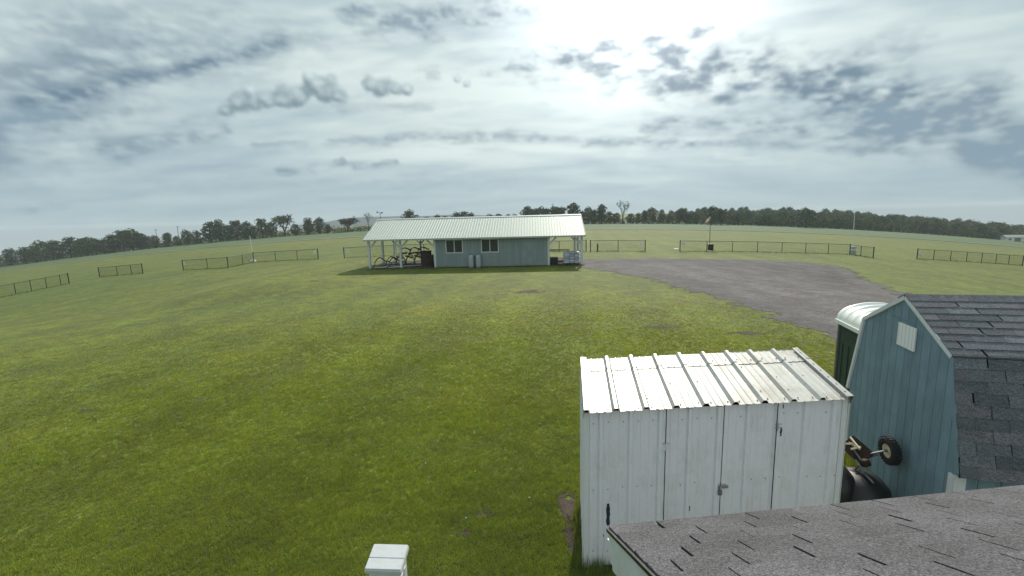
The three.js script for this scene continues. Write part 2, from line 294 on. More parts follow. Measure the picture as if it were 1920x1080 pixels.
{
  const NR = 300, NT = 420, pos = [], uv = [], col = [], idx = [], c = [0, 0, 0];
  const rad = [0]; for (let i = 1; i <= NR; i++) { const k = i / NR; rad.push(k < 0.6 ? 0.5 + 60 * Math.pow(k / 0.6, 1.7) : 60.5 * Math.pow(28, (k - 0.6) / 0.4)); }
  // fan of rays: dense in front of the camera, coarse behind
  const ang = []; for (let j = 0; j <= NT; j++) { const s = j / NT * 2 - 1; ang.push(Math.sign(s) * (Math.abs(s) < 0.88 ? Math.abs(s) / 0.88 * 1.05 : 1.05 + (Math.abs(s) - 0.88) / 0.12 * (Math.PI - 1.05))); }
  for (let i = 0; i <= NR; i++) for (let j = 0; j <= NT; j++) {
    const x = Math.sin(ang[j]) * rad[i], z = -Math.cos(ang[j]) * rad[i];
    pos.push(x, terr(x, z), z); uv.push(x / 24, z / 24); grassColour(x, z, c); col.push(...c);
  }
  for (let i = 0; i < NR; i++) for (let j = 0; j < NT; j++) { const a = i * (NT + 1) + j, b = a + 1, d = a + NT + 1, e = d + 1; idx.push(a, e, d, a, b, e); }
  const g = new THREE.BufferGeometry(); g.setAttribute('position', new THREE.Float32BufferAttribute(pos, 3)); g.setAttribute('uv', new THREE.Float32BufferAttribute(uv, 2)); g.setAttribute('color', new THREE.Float32BufferAttribute(col, 3)); g.setIndex(idx); g.computeVertexNormals();
  structure('ground', g, M.ground);
}
// drape a flat patch over the terrain where inside(x, z) > 0
function patch(x0, x1, z0, z1, cell, inside, lift, tile) {
  const nx = Math.ceil((x1 - x0) / cell), nz = Math.ceil((z1 - z0) / cell), id = new Map(), pos = [], uv = [], idx = [];
  const vert = (i, j) => { const k = i * 100003 + j; if (!id.has(k)) { const x = x0 + i * cell, z = z0 + j * cell; id.set(k, pos.length / 3); pos.push(x, terr(x, z) + lift, z); uv.push(x / tile, z / tile); } return id.get(k); };
  for (let i = 0; i < nx; i++) for (let j = 0; j < nz; j++) {
    if (inside(x0 + (i + 0.5) * cell, z0 + (j + 0.5) * cell) <= 0) continue;
    const a = vert(i, j), b = vert(i + 1, j), c = vert(i + 1, j + 1), d = vert(i, j + 1); idx.push(a, d, c, a, c, b);
  }
  const g = new THREE.BufferGeometry(); g.setAttribute('position', new THREE.Float32BufferAttribute(pos, 3)); g.setAttribute('uv', new THREE.Float32BufferAttribute(uv, 2)); g.setIndex(idx); g.computeVertexNormals(); return g;
}
function polyDist(poly, x, z) {                                   // signed distance, positive inside
  let d = 1e9, ins = false;
  for (let i = 0, j = poly.length - 1; i < poly.length; j = i++) {
    const [ax, az] = poly[j], [bx, bz] = poly[i], ex = bx - ax, ez = bz - az, t = clamp(((x - ax) * ex + (z - az) * ez) / (ex * ex + ez * ez));
    d = Math.min(d, Math.hypot(x - ax - ex * t, z - az - ez * t));
    if ((az > z) !== (bz > z) && x < (bx - ax) * (z - az) / (bz - az) + ax) ins = !ins;
  }
  return ins ? d : -d;
}
// gravel yard
const gravelPoly = [[1086, 487], [1150, 486], [1300, 485], [1420, 487], [1500, 491], [1580, 500], [1605, 512], [1625, 525], [1680, 546], [1760, 575], [1900, 640], [1700, 700], [1590, 650], [1560, 636], [1500, 612], [1400, 576], [1300, 546], [1220, 525], [1150, 510], [1086, 503]].map(([x, y]) => { const p = onGround(x, y); return [p.x, p.z]; });
{
  const xs = gravelPoly.map((p) => p[0]), zs = gravelPoly.map((p) => p[1]);
  const g = patch(Math.min(...xs), Math.max(...xs), Math.min(...zs), Math.max(...zs), 0.16, (x, z) => polyDist(gravelPoly, x, z) + (fbm(x * 1.1, z * 1.1, 4) - 0.5) * 1.6 + (vnoise(x * 6, z * 6) - 0.5) * 0.8 + (fbm(x * 3, z * 3, 3) - 0.5) * 0.9, 0.012, 6);
  const p = g.attributes.position, col = [];                       // drier, finer lanes where wheels run; coarser dark stone and weeds between
  for (let i = 0; i < p.count; i++) { const x = p.getX(i), z = p.getZ(i), e = polyDist(gravelPoly, x, z); const lane = fbm(e * 0.55 + 3, (x - z) * 0.05, 3) - 0.5, n = fbm(x * 0.8, z * 0.8, 4) - 0.5, w = clamp((fbm(x * 1.7 + 9, z * 1.7, 4) - 0.66) * 8) * 0.8; const v = 1 + lane * 1.0 + n * 0.5; col.push(lerp(v, 0.55, w), lerp(v * 0.985, 0.75, w), lerp(v, 0.25, w)); }
  g.setAttribute('color', new THREE.Float32BufferAttribute(col, 3));
  structure('gravel_drive', g, M.gravel);
}
// pale mown strip edge across the far field
{
  const pos = [], idx = [], uv = [], N = 220;
  for (let i = 0; i <= N; i++) { const x = -230 + 430 * i / N, z = stripZ(x), w = 3.2 + (vnoise(x * 0.06, 3) - 0.5) * 2.5; for (const dz of [w, -w]) { pos.push(x, terr(x, z + dz) + 0.09, z + dz); uv.push(x / 24, (z + dz) / 24); } }
  for (let i = 0; i < N; i++) { const a = i * 2; idx.push(a, a + 2, a + 3, a, a + 3, a + 1); }
  const g = new THREE.BufferGeometry(); g.setAttribute('position', new THREE.Float32BufferAttribute(pos, 3)); g.setAttribute('uv', new THREE.Float32BufferAttribute(uv, 2)); g.setIndex(idx); g.computeVertexNormals();
  structure('grass_runway', g, std({ map: grassTex, color: C(0.30, 0.32, 0.20), roughness: 0.95 }));
}
// the young cereal field that begins at that strip and ends at the trees
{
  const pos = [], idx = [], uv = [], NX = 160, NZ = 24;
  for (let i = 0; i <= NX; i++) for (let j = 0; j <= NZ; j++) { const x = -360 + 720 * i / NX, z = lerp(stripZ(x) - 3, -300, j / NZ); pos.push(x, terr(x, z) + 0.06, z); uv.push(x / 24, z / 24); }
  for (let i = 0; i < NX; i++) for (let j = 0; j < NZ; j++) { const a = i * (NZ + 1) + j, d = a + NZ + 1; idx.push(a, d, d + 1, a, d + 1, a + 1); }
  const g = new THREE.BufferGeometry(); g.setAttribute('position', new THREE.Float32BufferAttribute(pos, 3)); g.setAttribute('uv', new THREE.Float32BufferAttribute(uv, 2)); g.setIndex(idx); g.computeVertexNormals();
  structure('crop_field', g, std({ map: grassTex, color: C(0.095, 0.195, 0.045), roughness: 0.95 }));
}
// bare soil scars in the turf
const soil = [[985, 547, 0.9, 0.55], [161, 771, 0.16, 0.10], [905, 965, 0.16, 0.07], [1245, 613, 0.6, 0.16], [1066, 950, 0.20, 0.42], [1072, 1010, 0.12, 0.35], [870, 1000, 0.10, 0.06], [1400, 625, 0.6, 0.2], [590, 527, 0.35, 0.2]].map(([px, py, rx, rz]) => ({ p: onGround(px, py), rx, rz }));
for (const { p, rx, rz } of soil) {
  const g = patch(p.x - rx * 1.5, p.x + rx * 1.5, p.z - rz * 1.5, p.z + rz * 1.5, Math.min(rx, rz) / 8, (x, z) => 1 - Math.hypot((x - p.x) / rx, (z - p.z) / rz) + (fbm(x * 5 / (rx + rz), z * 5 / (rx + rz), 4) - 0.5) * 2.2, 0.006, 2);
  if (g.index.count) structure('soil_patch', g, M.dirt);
}
// ------------------------------------------------------------------ short turf near the camera
{
  const r = rng(5), tris = [];
  for (let v = 0; v < 9; v++) {
    const a = r() * 6.283, d = Math.sqrt(r()) * 0.05, x = Math.cos(a) * d, z = Math.sin(a) * d, h = 0.022 + r() * 0.026, la = r() * 6.283, l = (0.2 + r() * 0.8) * 0.03, w = 0.0035, wa = r() * 3.14;
    tris.push(x - Math.cos(wa) * w, -0.004, z - Math.sin(wa) * w, x + Math.cos(wa) * w, -0.004, z + Math.sin(wa) * w, x + Math.cos(la) * l, h, z + Math.sin(la) * l);
  }
  const g = new THREE.BufferGeometry(); g.setAttribute('position', new THREE.Float32BufferAttribute(tris, 3)); g.computeVertexNormals();
  const N = 230000, im = new THREE.InstancedMesh(g, M.blade, N), m = new THREE.Matrix4(), q = new THREE.Quaternion(), up = new THREE.Vector3(0, 1, 0), p = new THREE.Vector3(), s = new THREE.Vector3(), c = [0, 0, 0], col = new THREE.Color();
  let k = 0, guard = 0;
  while (k < N && guard++ < N * 6) {
    const a = (r() * 2 - 1) * 0.93, d = 2.6 + 30 * Math.pow(r(), 1.7), x = Math.sin(a) * d, z = -Math.cos(a) * d;
    if (polyDist(gravelPoly, x, z) > 0.1) continue;
    if (x > 0.85 && x < 3.9 && z < -4.75 && z > -5.85) continue;    // under the white shed
    if (soil.some((q) => Math.hypot((x - q.p.x) / q.rx, (z - q.p.z) / q.rz) < 0.55 + 0.4 * r())) continue;
    if (x > 1.2 && z > -2.4) continue;                            // under the house
    const lx = x - 5.14, lz = z + 5.80, gx = lx * -0.2436 + lz * 0.9699, gz = lx * 0.9699 + lz * 0.2436; if (Math.abs(gx) < 1.22 && gz > 0.02) continue;
    grassColour(x, z, c); const v = (0.7 + r() * 0.75) * (0.76 + 0.48 * fbm(x * 2.3, z * 3.1, 3)); if (r() < smooth(9, 30, d)) continue;
    p.set(x, terr(x, z), z); q.setFromAxisAngle(up, r() * 6.283); const sc = 0.75 + r() * 0.6; s.set(sc * (1 + d * 0.012), sc * (0.5 + fbm(x * 0.8, z * 0.8, 2) * 0.6) * (1 - 0.6 * smooth(8, 30, d)), sc * (1 + d * 0.012));
    m.compose(p, q, s); im.setMatrixAt(k, m); col.setRGB(c[0] * v * (0.9 + r() * 0.35), c[1] * v, c[2] * v); im.setColorAt(k, col); k++;
  }
  im.count = k; im.name = 'lawn_grass'; im.userData = { kind: 'stuff', label: 'short mown green grass covering the lawn before the sheds', category: 'grass' }; im.castShadow = im.receiveShadow = true; scene.add(im);
}
{ // small pale weed flowers
  const r = rng(9), g = new THREE.IcosahedronGeometry(0.010, 0), N = 20, im = new THREE.InstancedMesh(g, M.whitePlain, N), m = new THREE.Matrix4();
  const spots = [[160, 785], [155, 800], [350, 680], [285, 700], [1030, 795], [880, 885], [1005, 920], [890, 965], [190, 675], [120, 720]].map(([x, y]) => onGround(x, y));
  for (let i = 0; i < N; i++) { const s = spots[i % spots.length], w = i < 14 ? 0.5 : 3, x = s.x + (r() - 0.5) * w, z = s.z + (r() - 0.5) * w; m.makeTranslation(x, terr(x, z) + 0.04, z); im.setMatrixAt(i, m); }
  im.name = 'clover_flowers'; im.userData = { kind: 'stuff', label: 'tiny white weed flowers dotted over the lawn', category: 'flowers' }; im.castShadow = im.receiveShadow = true; scene.add(im);
}

// ------------------------------------------------------------------ white metal shed
{
  const W = 2.99, D = 1.16, HF = 1.91, SL = Math.tan(8 * Math.PI / 180), turn = 0.065;
  const t = thing('metal_shed', 'white ribbed metal shed with double doors and a shiny metal roof', 'shed', [0.75, 0, -4.64], turn);
  const SKEW = 0.19;
  const pitch = W / 9;
  // wall profile: x along the front, bulge y outwards; major rib every pitch, two low ribs between
  const wallProfile = (x0, x1) => {
    const pts = [[x0, 0]]; const add = (x, y) => { if (x > x0 + 0.002 && x < x1 - 0.002) pts.push([x, y]); };
    for (let k = -1; k <= 9; k++) { const c = (k + 0.55) * pitch; add(c - 0.034, 0); add(c - 0.016, 0.028); add(c + 0.016, 0.028); add(c + 0.034, 0); for (const q of [0.36, 0.64]) { const e = c + q * pitch; add(e - 0.012, 0); add(e - 0.005, 0.005); add(e + 0.005, 0.005); add(e + 0.012, 0); } }
    pts.push([x1, 0]); return pts;
  };
  const upright = (x0, x1, y0, y1, z) => { const g = profiled(wallProfile(x0, x1), -y1, -y0); g.rotateX(Math.PI / 2); g.translate(0, 0, z); return g; };   // profile y -> z, length z -> -y
  part(t, 'wall_frame', boxAt(0.03, W - 0.03, 0.06, HF - 0.03, -D + 0.02, -0.05), M.black);
  const lefts = [[0.0, 0.907], [2.195, W]];
  for (const [a, b] of lefts) part(t, 'wall_panel', upright(a, b, 0.03, HF - 0.012, 0), M.whiteMetal);
  const dl = part(t, 'door', upright(0.919, 1.566, 0.05, HF - 0.02, -0.004), M.whiteMetal);
  const dr = part(t, 'door', upright(1.576, 2.185, 0.05, HF - 0.02, -0.004), M.whiteMetal);
  const side = (x, sgn) => { const sp = []; const n = 4; sp.push([-D, 0]); for (let k = 0; k < n; k++) { const c = -D + (k + 0.5) * D / n; for (const [dx, y] of [[-0.034, 0], [-0.014, 0.019], [0.014, 0.019], [0.034, 0]]) sp.push([c + dx, y * 1]); } sp.push([0, 0]);
    const g = profiled(sp, 0.03, HF + 0.02); const p = g.attributes.position; for (let i = 0; i < p.count; i++) { const z = p.getX(i), b = p.getY(i), y = p.getZ(i); const top = y > 1; p.setXYZ(i, x + sgn * b, top ? HF - z * SL - 0.02 : 0.03, z); } g.computeVertexNormals(); return g; };
  part(t, 'wall_panel', side(0.0, -1), M.whiteMetal); part(t, 'wall_panel', side(W, 1), M.whiteMetal);
  part(t, 'wall_panel', boxAt(0, W, 0.03, HF + D * SL - 0.03, -D, -D + 0.004), M.whiteMetal);
  part(t, 'corner_trim', mergeGeometries([boxAt(-0.012, 0.05, 0.02, HF - 0.015, 0.001, 0.012), boxAt(-0.026, -0.020, 0.02, HF - 0.015, -0.06, 0.012)]), M.white);
  part(t, 'corner_trim', mergeGeometries([boxAt(W - 0.05, W + 0.012, 0.02, HF - 0.015, 0.001, 0.012), boxAt(W + 0.020, W + 0.026, 0.02, HF - 0.015, -0.06, 0.012)]), M.white);
  // roof sheets: lower run and a short upper run lapping over it
  const roofProfile = (x0, x1) => { const pts = [[x0, 0]]; const add = (x, y) => { if (x > x0 + 0.001 && x < x1 - 0.001) pts.push([x, y]); };
    for (let k = -1; k <= 10; k++) { const c = k * pitch; add(c - 0.046, 0); add(c - 0.018, 0.038); add(c + 0.018, 0.038); add(c + 0.046, 0); for (const q of [0.37, 0.63]) { const e = c + q * pitch; add(e - 0.014, 0); add(e - 0.006, 0.006); add(e + 0.006, 0.006); add(e + 0.014, 0); } }
    pts.push([x1, 0]); return pts; };
  const sl = 8 * Math.PI / 180, run = (D + 0.10) / Math.cos(sl);
  const roof = new THREE.Group(); roof.name = 'roof'; roof.position.set(0, HF + 0.004, 0.06); roof.rotation.x = sl; t.add(roof);
  for (let k = 0; k < 3; k++) {
    const a = k * 3 * pitch + (k === 0 ? -0.02 : 0.06), b = (k + 1) * 3 * pitch + (k === 2 ? 0.02 : 0.075);
    const g1 = profiled(roofProfile(a, b), -run * 0.78, 0); g1.translate(0, 0.004 * (k % 2), 0); part(roof, 'roof_panel', g1, M.galvRoof);
    const g2 = profiled(roofProfile(a, b), -run, -run * 0.73); g2.translate(0, 0.007 + 0.004 * (k % 2), 0); part(roof, 'roof_panel', g2, M.galvRoof);
  }
  // rake trim on both ends
  for (const [x, s] of [[-0.02, -1], [W + 0.02, 1]]) part(roof, 'rake_trim', mergeGeometries([boxAt(Math.min(x, x - s * 0.075), Math.max(x, x - s * 0.075), 0.036, 0.040, -run, 0.0), boxAt(x - 0.002, x + 0.002, -0.07, 0.0405, -run - 0.001, 0.001)]), M.galvRoof);
  part(roof, 'back_flashing', boxAt(-0.02, W + 0.02, -0.06, 0.012, -run - 0.004, -run - 0.002), M.white);
  const screws = [], r = rng(41);
  for (let k = 0; k < 9; k++) for (const q of [0.22, 0.78]) for (const z of [-0.07, -run * 0.82]) { const g = new THREE.CylinderGeometry(0.008, 0.009, 0.008, 6); g.translate((k + q) * pitch + (r() - 0.5) * 0.03, z < -0.5 ? 0.016 : 0.010, z + (r() - 0.5) * 0.03); screws.push(g); }
  for (let k = 1; k < 9; k += 1) for (const z of [-0.25, -0.55, -0.85]) if (r() < 0.6) { const g = new THREE.CylinderGeometry(0.008, 0.009, 0.008, 6); g.translate(k * pitch + 0.055, 0.012, z); screws.push(g); }
  for (let z = -0.1; z > -run; z -= 0.17) for (const x of [0.02, W - 0.02]) { const g = new THREE.CylinderGeometry(0.008, 0.009, 0.006, 6); g.translate(x, 0.043, z); screws.push(g); }
  const sc = part(roof, 'roof_screws', mergeGeometries(screws), M.dullSteel); sc.userData.kind = 'stuff';
  const ws = []; for (const y of [0.22, 0.98, 1.76]) for (let k = 0; k < 9; k++) for (const q of [0.30, 0.80]) if (r() < 0.75) { const x = (k + q) * pitch; if (Math.min(Math.abs(x - 0.913), Math.abs(x - 1.571), Math.abs(x - 2.19)) < 0.05) continue; const g = new THREE.CylinderGeometry(0.006, 0.007, 0.006, 6); g.rotateX(Math.PI / 2); g.translate(x, y + (r() - 0.5) * 0.03, 0.003); ws.push(g); }
  part(t, 'wall_screws', mergeGeometries(ws), M.dullSteel).userData.kind = 'stuff';
  // peeled paint scars: dark bare metal with ragged outlines
  const scar = (x, y, w, h, seed, parent, z) => { const q = rng(seed), sh = new THREE.Shape(), L = [], R = []; for (let i = 0; i <= 8; i++) { const f = i / 8, e = Math.sin(Math.min(f, 0.96) * 3.1) * 0.3 + 0.5; L.push([x - w * e * (0.5 + q() * 0.5), y - h * f]); R.push([x + w * e * (0.35 + q() * 0.6) * (1 - f * 0.35), y - h * f]); }
    sh.moveTo(...L[0]); for (const p of [...L.slice(1), ...R.reverse()]) sh.lineTo(...p); const g = new THREE.ExtrudeGeometry(sh, { depth: 0.0015, bevelEnabled: false }); g.translate(0, 0, z); return part(parent, 'paint_scar', g, M.peel); };
  scar(0.275, 0.80, 0.045, 0.27, 3, t, 0.0008); scar(2.245, 1.60, 0.022, 0.11, 6, t, 0.0008); scar(1.215, 0.70, 0.018, 0.06, 8, dl, 0.0008); scar(2.25, 1.87, 0.012, 0.05, 12, t, 0.0008); scar(0.22, 0.42, 0.012, 0.03, 14, t, 0.0008);
  // hasp and padlock, hinges
  const hasp = part(t, 'hasp', mergeGeometries([box(0.10, 0.035, 0.006).clone().translate(1.60, 0.93, 0.026), box(0.03, 0.05, 0.008).clone().translate(1.548, 0.925, 0.028), new THREE.TorusGeometry(0.014, 0.004, 6, 10).rotateY(1.2).translate(1.555, 0.925, 0.038)]), M.steel);
  part(hasp, 'padlock', mergeGeometries([new RoundedBoxGeometry(0.045, 0.05, 0.022, 2, 0.006).translate(1.553, 0.865, 0.04), new THREE.TorusGeometry(0.017, 0.0045, 6, 12, Math.PI).translate(1.553, 0.889, 0.04)]), M.dullSteel);
  const hinge = (x, y, p) => part(p, 'hinge', mergeGeometries([bar([x, y - 0.05, 0.026], [x, y + 0.05, 0.026], 0.007), box(0.05, 0.07, 0.003).clone().translate(x - 0.03, y, 0.0235), box(0.05, 0.07, 0.003).clone().translate(x + 0.03, y, 0.0235)]), M.white);
  hinge(0.913, 1.45, dl); hinge(0.913, 0.40, dl); hinge(2.19, 0.40, dr);
  part(dr, 'hook', mergeGeometries([bar([2.19, 1.66, 0.03], [2.19, 1.57, 0.03], 0.006), bar([2.15, 1.65, 0.03], [2.23, 1.65, 0.03], 0.005), bar([2.15, 1.61, 0.03], [2.23, 1.61, 0.03], 0.005)]), M.steel);
  part(t, 'skid', boxAt(0.02, W - 0.02, 0, 0.035, -0.12, -0.02), M.brown); part(t, 'skid', boxAt(0.02, W - 0.02, 0, 0.035, -D + 0.02, -D + 0.12), M.brown);
  t.traverse((m) => { if (m.isMesh) m.geometry = m.geometry.clone().applyMatrix4(new THREE.Matrix4().set(1, 0, -SKEW, 0, 0, 1, 0, 0, 0, 0, 1, 0, 0, 0, 0, 1)); });   // the shed stands a little out of square
}

// ------------------------------------------------------------------ blue gambrel shed
const GM = new THREE.Vector3(5.14, 0, -5.80), GTURN = Math.atan2(-0.9699, -0.2436);
{
  const t = thing('gambrel_shed', 'blue wooden shed with gambrel shingle roof and white corner trim', 'shed', GM.toArray(), GTURN);
  const L = 3.7, PK = 2.845, BX = 0.968, BY = 2.342, EX = 1.293, EY = 1.12, WX = 1.235;
  const out = (x) => { x = Math.abs(x); return x < BX ? PK - (PK - BY) * x / BX : BY - (BY - EY) * (x - BX) / (EX - BX); };
  const n = 15, w = 2 * WX / n;
  const back = new THREE.Shape([[-WX + 0.02, 0.02], [WX - 0.02, 0.02], [WX - 0.02, EY + 0.17], [BX - 0.02, BY - 0.05], [0, PK - 0.04], [-BX + 0.02, BY - 0.05], [-WX + 0.02, EY + 0.17]].map((p) => new THREE.Vector2(...p)));
  const core = new THREE.ExtrudeGeometry(back, { depth: L - 0.04, bevelEnabled: false }); core.translate(0, 0, -L + 0.005); part(t, 'wall', core, M.blue[1]);
  const r = rng(77);
  for (let i = 0; i < n; i++) {
    const x0 = -WX + i * w + 0.006, x1 = -WX + (i + 1) * w - 0.006, pts = [[x0, 0.03], [x1, 0.03], [x1, out(x1) - 0.015]];
    for (const k of [BX, 0, -BX]) if (k < x1 && k > x0) pts.push([k, out(k) - 0.015]);
    pts.push([x0, out(x0) - 0.015]);
    const g = new THREE.ExtrudeGeometry(new THREE.Shape(pts.map((p) => new THREE.Vector2(...p))), { depth: 0.026, bevelEnabled: true, bevelSize: 0.003, bevelThickness: 0.003, bevelSegments: 1 });
    g.translate(0, 0, -0.030); part(t, 'plank', g, M.blue[Math.floor(r() * 3)]);
  }
  // long side walls below the eaves, planks too
  for (const s of [1, -1]) for (let k = 0; k < 18; k++) { const z = -k * (L / 18); part(t, 'plank', boxAt(s * WX - 0.008, s * WX + 0.008, 0.03, EY + 0.12, z - L / 18 + 0.008, z), M.blue[Math.floor(r() * 3)]); }
  // panel and louvre board
  const pn = part(t, 'vent_panel', boxAt(-0.075, 0.30, 2.20, 2.50, 0.004, 0.022), M.whitePlain);
  for (let k = 0; k < 5; k++) part(pn, 'batten', boxAt(-0.055 + k * 0.076, -0.048 + k * 0.076, 2.21, 2.49, 0.022, 0.0255), M.white);
  part(t, 'flashing', beam([-0.26, 2.555, 0.004], [0.26, 2.54, 0.004], 0.012, 0.012), M.blue[0]);
  // rake boards
  const rk = (a, b, m) => part(t, 'rake_board', beam([...a, 0.010], [...b, 0.010], 0.055, 0.035), m);
  rk([-EX, EY], [-BX - 0.008, BY], M.white); rk([-BX - 0.008, BY], [-0.005, PK], M.white); rk([BX + 0.008, BY], [0.005, PK], M.white); rk([EX, EY], [BX + 0.008, BY], M.blue[2]);
  part(t, 'corner_trim', boxAt(WX - 0.085, WX + 0.014, 0.02, EY - 0.06, -0.001, 0.020), M.white); part(t, 'corner_trim', boxAt(WX + 0.010, WX + 0.026, 0.02, EY - 0.04, -0.085, 0.020), M.white);
  part(t, 'corner_trim', boxAt(-WX - 0.014, -WX + 0.085, 0.02, EY - 0.06, -0.001, 0.020), M.white);
  // roof: decks, then every shingle tab
  const deck = (a, b, name) => { const dx = b[0] - a[0], dy = b[1] - a[1], l = Math.hypot(dx, dy), nx = -dy / l * Math.sign(dx), ny = Math.abs(dx) / l; const g = new THREE.BoxGeometry(l, 0.018, L + 0.05); const m = part(t, name, g, M.felt, [(a[0] + b[0]) / 2 + (dx > 0 ? -dy : dy) / l * 0.010, (a[1] + b[1]) / 2 + Math.abs(dx) / l * 0.010, -L / 2], [0, 0, Math.atan2(dy, dx)]); return m; };
  const slope = (a, b, courses, name, gap = 0.008) => {
    const g0 = deck(a, b, name), l = Math.hypot(b[0] - a[0], b[1] - a[1]), ex = l / courses, right = b[0] > a[0] ? 1 : -1;
    const tabs = 12, tw = (L + 0.05) / tabs;
    // local x of deck mesh runs a -> b; local y is away from the roof for right slopes
    for (let c = 0; c < courses; c++) for (let k = 0; k <= tabs; k++) {
      let z0 = -(L + 0.05) / 2 + (k - (c % 2) * 0.5 + (r() - 0.5) * 0.08) * tw, z1 = z0 + tw - gap; z0 = Math.max(z0, -(L + 0.05) / 2); z1 = Math.min(z1, (L + 0.05) / 2); if (z1 - z0 < 0.03) continue;
      const g = boxAt(-0.03, ex - 0.003 - r() * 0.004, 0, 0.008, z0, z1); const uvs = g.attributes.uv; const ou = r() * 5, ov = r() * 5; for (let i = 0; i < uvs.count; i++) uvs.setXY(i, ou + uvs.getX(i) * 0.3, ov + uvs.getY(i) * 0.15);
      const m = part(g0, 'shingle', g, M.shingleFar[Math.floor(r() * 4)], [-l / 2 + c * ex, right > 0 ? 0.011 : -0.011, 0], [0, 0, right > 0 ? 0.05 : -0.05]);
      if (right < 0) m.scale.y = -1; m.position.y += right * 0.006;
    }
  };
  slope([0, PK], [BX + 0.03, BY - 0.012], 9, 'roof_slope'); slope([BX, BY], [EX + 0.02, EY - 0.03], 10, 'roof_slope', 0.003);
  deck([0, PK], [-BX - 0.03, BY - 0.012], 'roof_slope').material = M.shingleFar[1]; deck([-BX, BY], [-EX - 0.02, EY - 0.03], 'roof_slope').material = M.shingleFar[1];
  for (let k = 0; k < 26; k++) { const z = -k * 0.143, g = mergeGeometries([boxAt(0, 0.15, 0, 0.008, -0.15, 0.0).rotateZ(-0.48), boxAt(-0.15, 0, 0, 0.008, -0.15, 0.0).rotateZ(0.48)]); part(t, 'ridge_cap', g, M.shingleFar[Math.floor(r() * 4)], [0, PK + 0.036, z + 0.03], [-0.05, 0, 0]); }
}

// ------------------------------------------------------------------ portable toilet behind the blue shed
{
  const c = atHeight(1576, 601, 2.0);                            // its far left top corner
  const g = new THREE.Vector3(-0.2436, 0, 0.9699), nn = new THREE.Vector3(0.9699, 0, 0.2436), S = 0.98;
  const o = c.clone().addScaledVector(g, S / 2).addScaledVector(nn, S / 2);
  const t = thing('portable_toilet', 'dark green portable toilet with pale domed roof behind the blue shed', 'toilet', [o.x, terr(o.x, o.z), o.z], GTURN);
  const y0 = -terr(o.x, o.z), h = S / 2;
  part(t, 'base', boxAt(-h - 0.02, h + 0.02, 0, 0.12, -h - 0.02, h + 0.02), M.black);
  for (const [x0, x1, z0, z1] of [[-h, h, h - 0.03, h], [-h, h, -h, -h + 0.03], [-h, -h + 0.03, -h + 0.03, h - 0.03], [h - 0.03, h, -h + 0.03, h - 0.03]]) part(t, 'wall', boxAt(x0, x1, 0.12, 1.96, z0, z1), M.greenPoly);
  for (const x of [-0.34, -0.12, 0.12, 0.34]) part(t, 'moulded_rib', boxAt(x - 0.03, x + 0.03, 0.2, 1.62, h, h + 0.012), M.greenPoly);
  const vt = part(t, 'vent_grille', boxAt(-0.36, 0.36, 1.70, 1.88, h, h + 0.014), M.greenPoly); for (let k = 0; k < 5; k++) part(vt, 'slat', boxAt(-0.34, 0.34, 1.715 + k * 0.033, 1.727 + k * 0.033, h + 0.014, h + 0.022), M.greenPoly);
  for (const sx of [-1, 1]) for (const sz of [-1, 1]) part(t, 'corner_post', boxAt(sx * h - 0.025, sx * h + 0.025, 0.12, 1.98, sz * h - 0.025, sz * h + 0.025), sx < 0 && sz > 0 ? M.dullSteel : M.greenPoly);
  // domed roof: barrel arch from front (+z) to back with raised ribs
  const N = 22, pos = [], idx = [], Mx = 40;
  for (let i = 0; i <= Mx; i++) for (let j = 0; j <= N; j++) { const x = -h - 0.04 + (S + 0.08) * i / Mx, a = Math.PI * j / N, rib = 0.03 * smooth(0.2, 0.7, Math.sin((x + h) / S * Math.PI * 2 * 4)); const e = Math.pow(Math.sin(a), 0.8); pos.push(x, 2.02 + e * (0.31 + rib), Math.cos(a) * (h + 0.05)); }
  for (let i = 0; i < Mx; i++) for (let j = 0; j < N; j++) { const a = i * (N + 1) + j, b = a + 1, d = a + N + 1, e = d + 1; idx.push(a, d, e, a, e, b); }
  const bg = new THREE.BufferGeometry(); bg.setAttribute('position', new THREE.Float32BufferAttribute(pos, 3)); bg.setIndex(idx); bg.computeVertexNormals();
  const dome = part(t, 'roof', bg, M.lidPoly);
  for (const s of [-1, 1]) { const sh = new THREE.Shape(); for (let j = 0; j <= N; j++) { const a = Math.PI * j / N; sh[j ? 'lineTo' : 'moveTo'](Math.cos(a) * (h + 0.045), 2.02 + Math.pow(Math.sin(a), 0.8) * 0.308); } const ge = new THREE.ExtrudeGeometry(sh, { depth: 0.01, bevelEnabled: false }); ge.rotateY(-Math.PI / 2); ge.translate(s * (h + 0.03) + (s > 0 ? 0.0 : 0.01), 0, 0); part(dome, 'roof_end', ge, M.lidPoly); }
  part(dome, 'roof_rim', mergeGeometries([boxAt(-h - 0.06, h + 0.06, 1.96, 2.025, h + 0.001, h + 0.07), boxAt(-h - 0.06, h + 0.06, 1.96, 2.025, -h - 0.07, -h - 0.001), boxAt(-h - 0.06, -h - 0.001, 1.96, 2.025, -h, h), boxAt(h + 0.001, h + 0.06, 1.96, 2.025, -h, h)]), M.lidPoly);
}

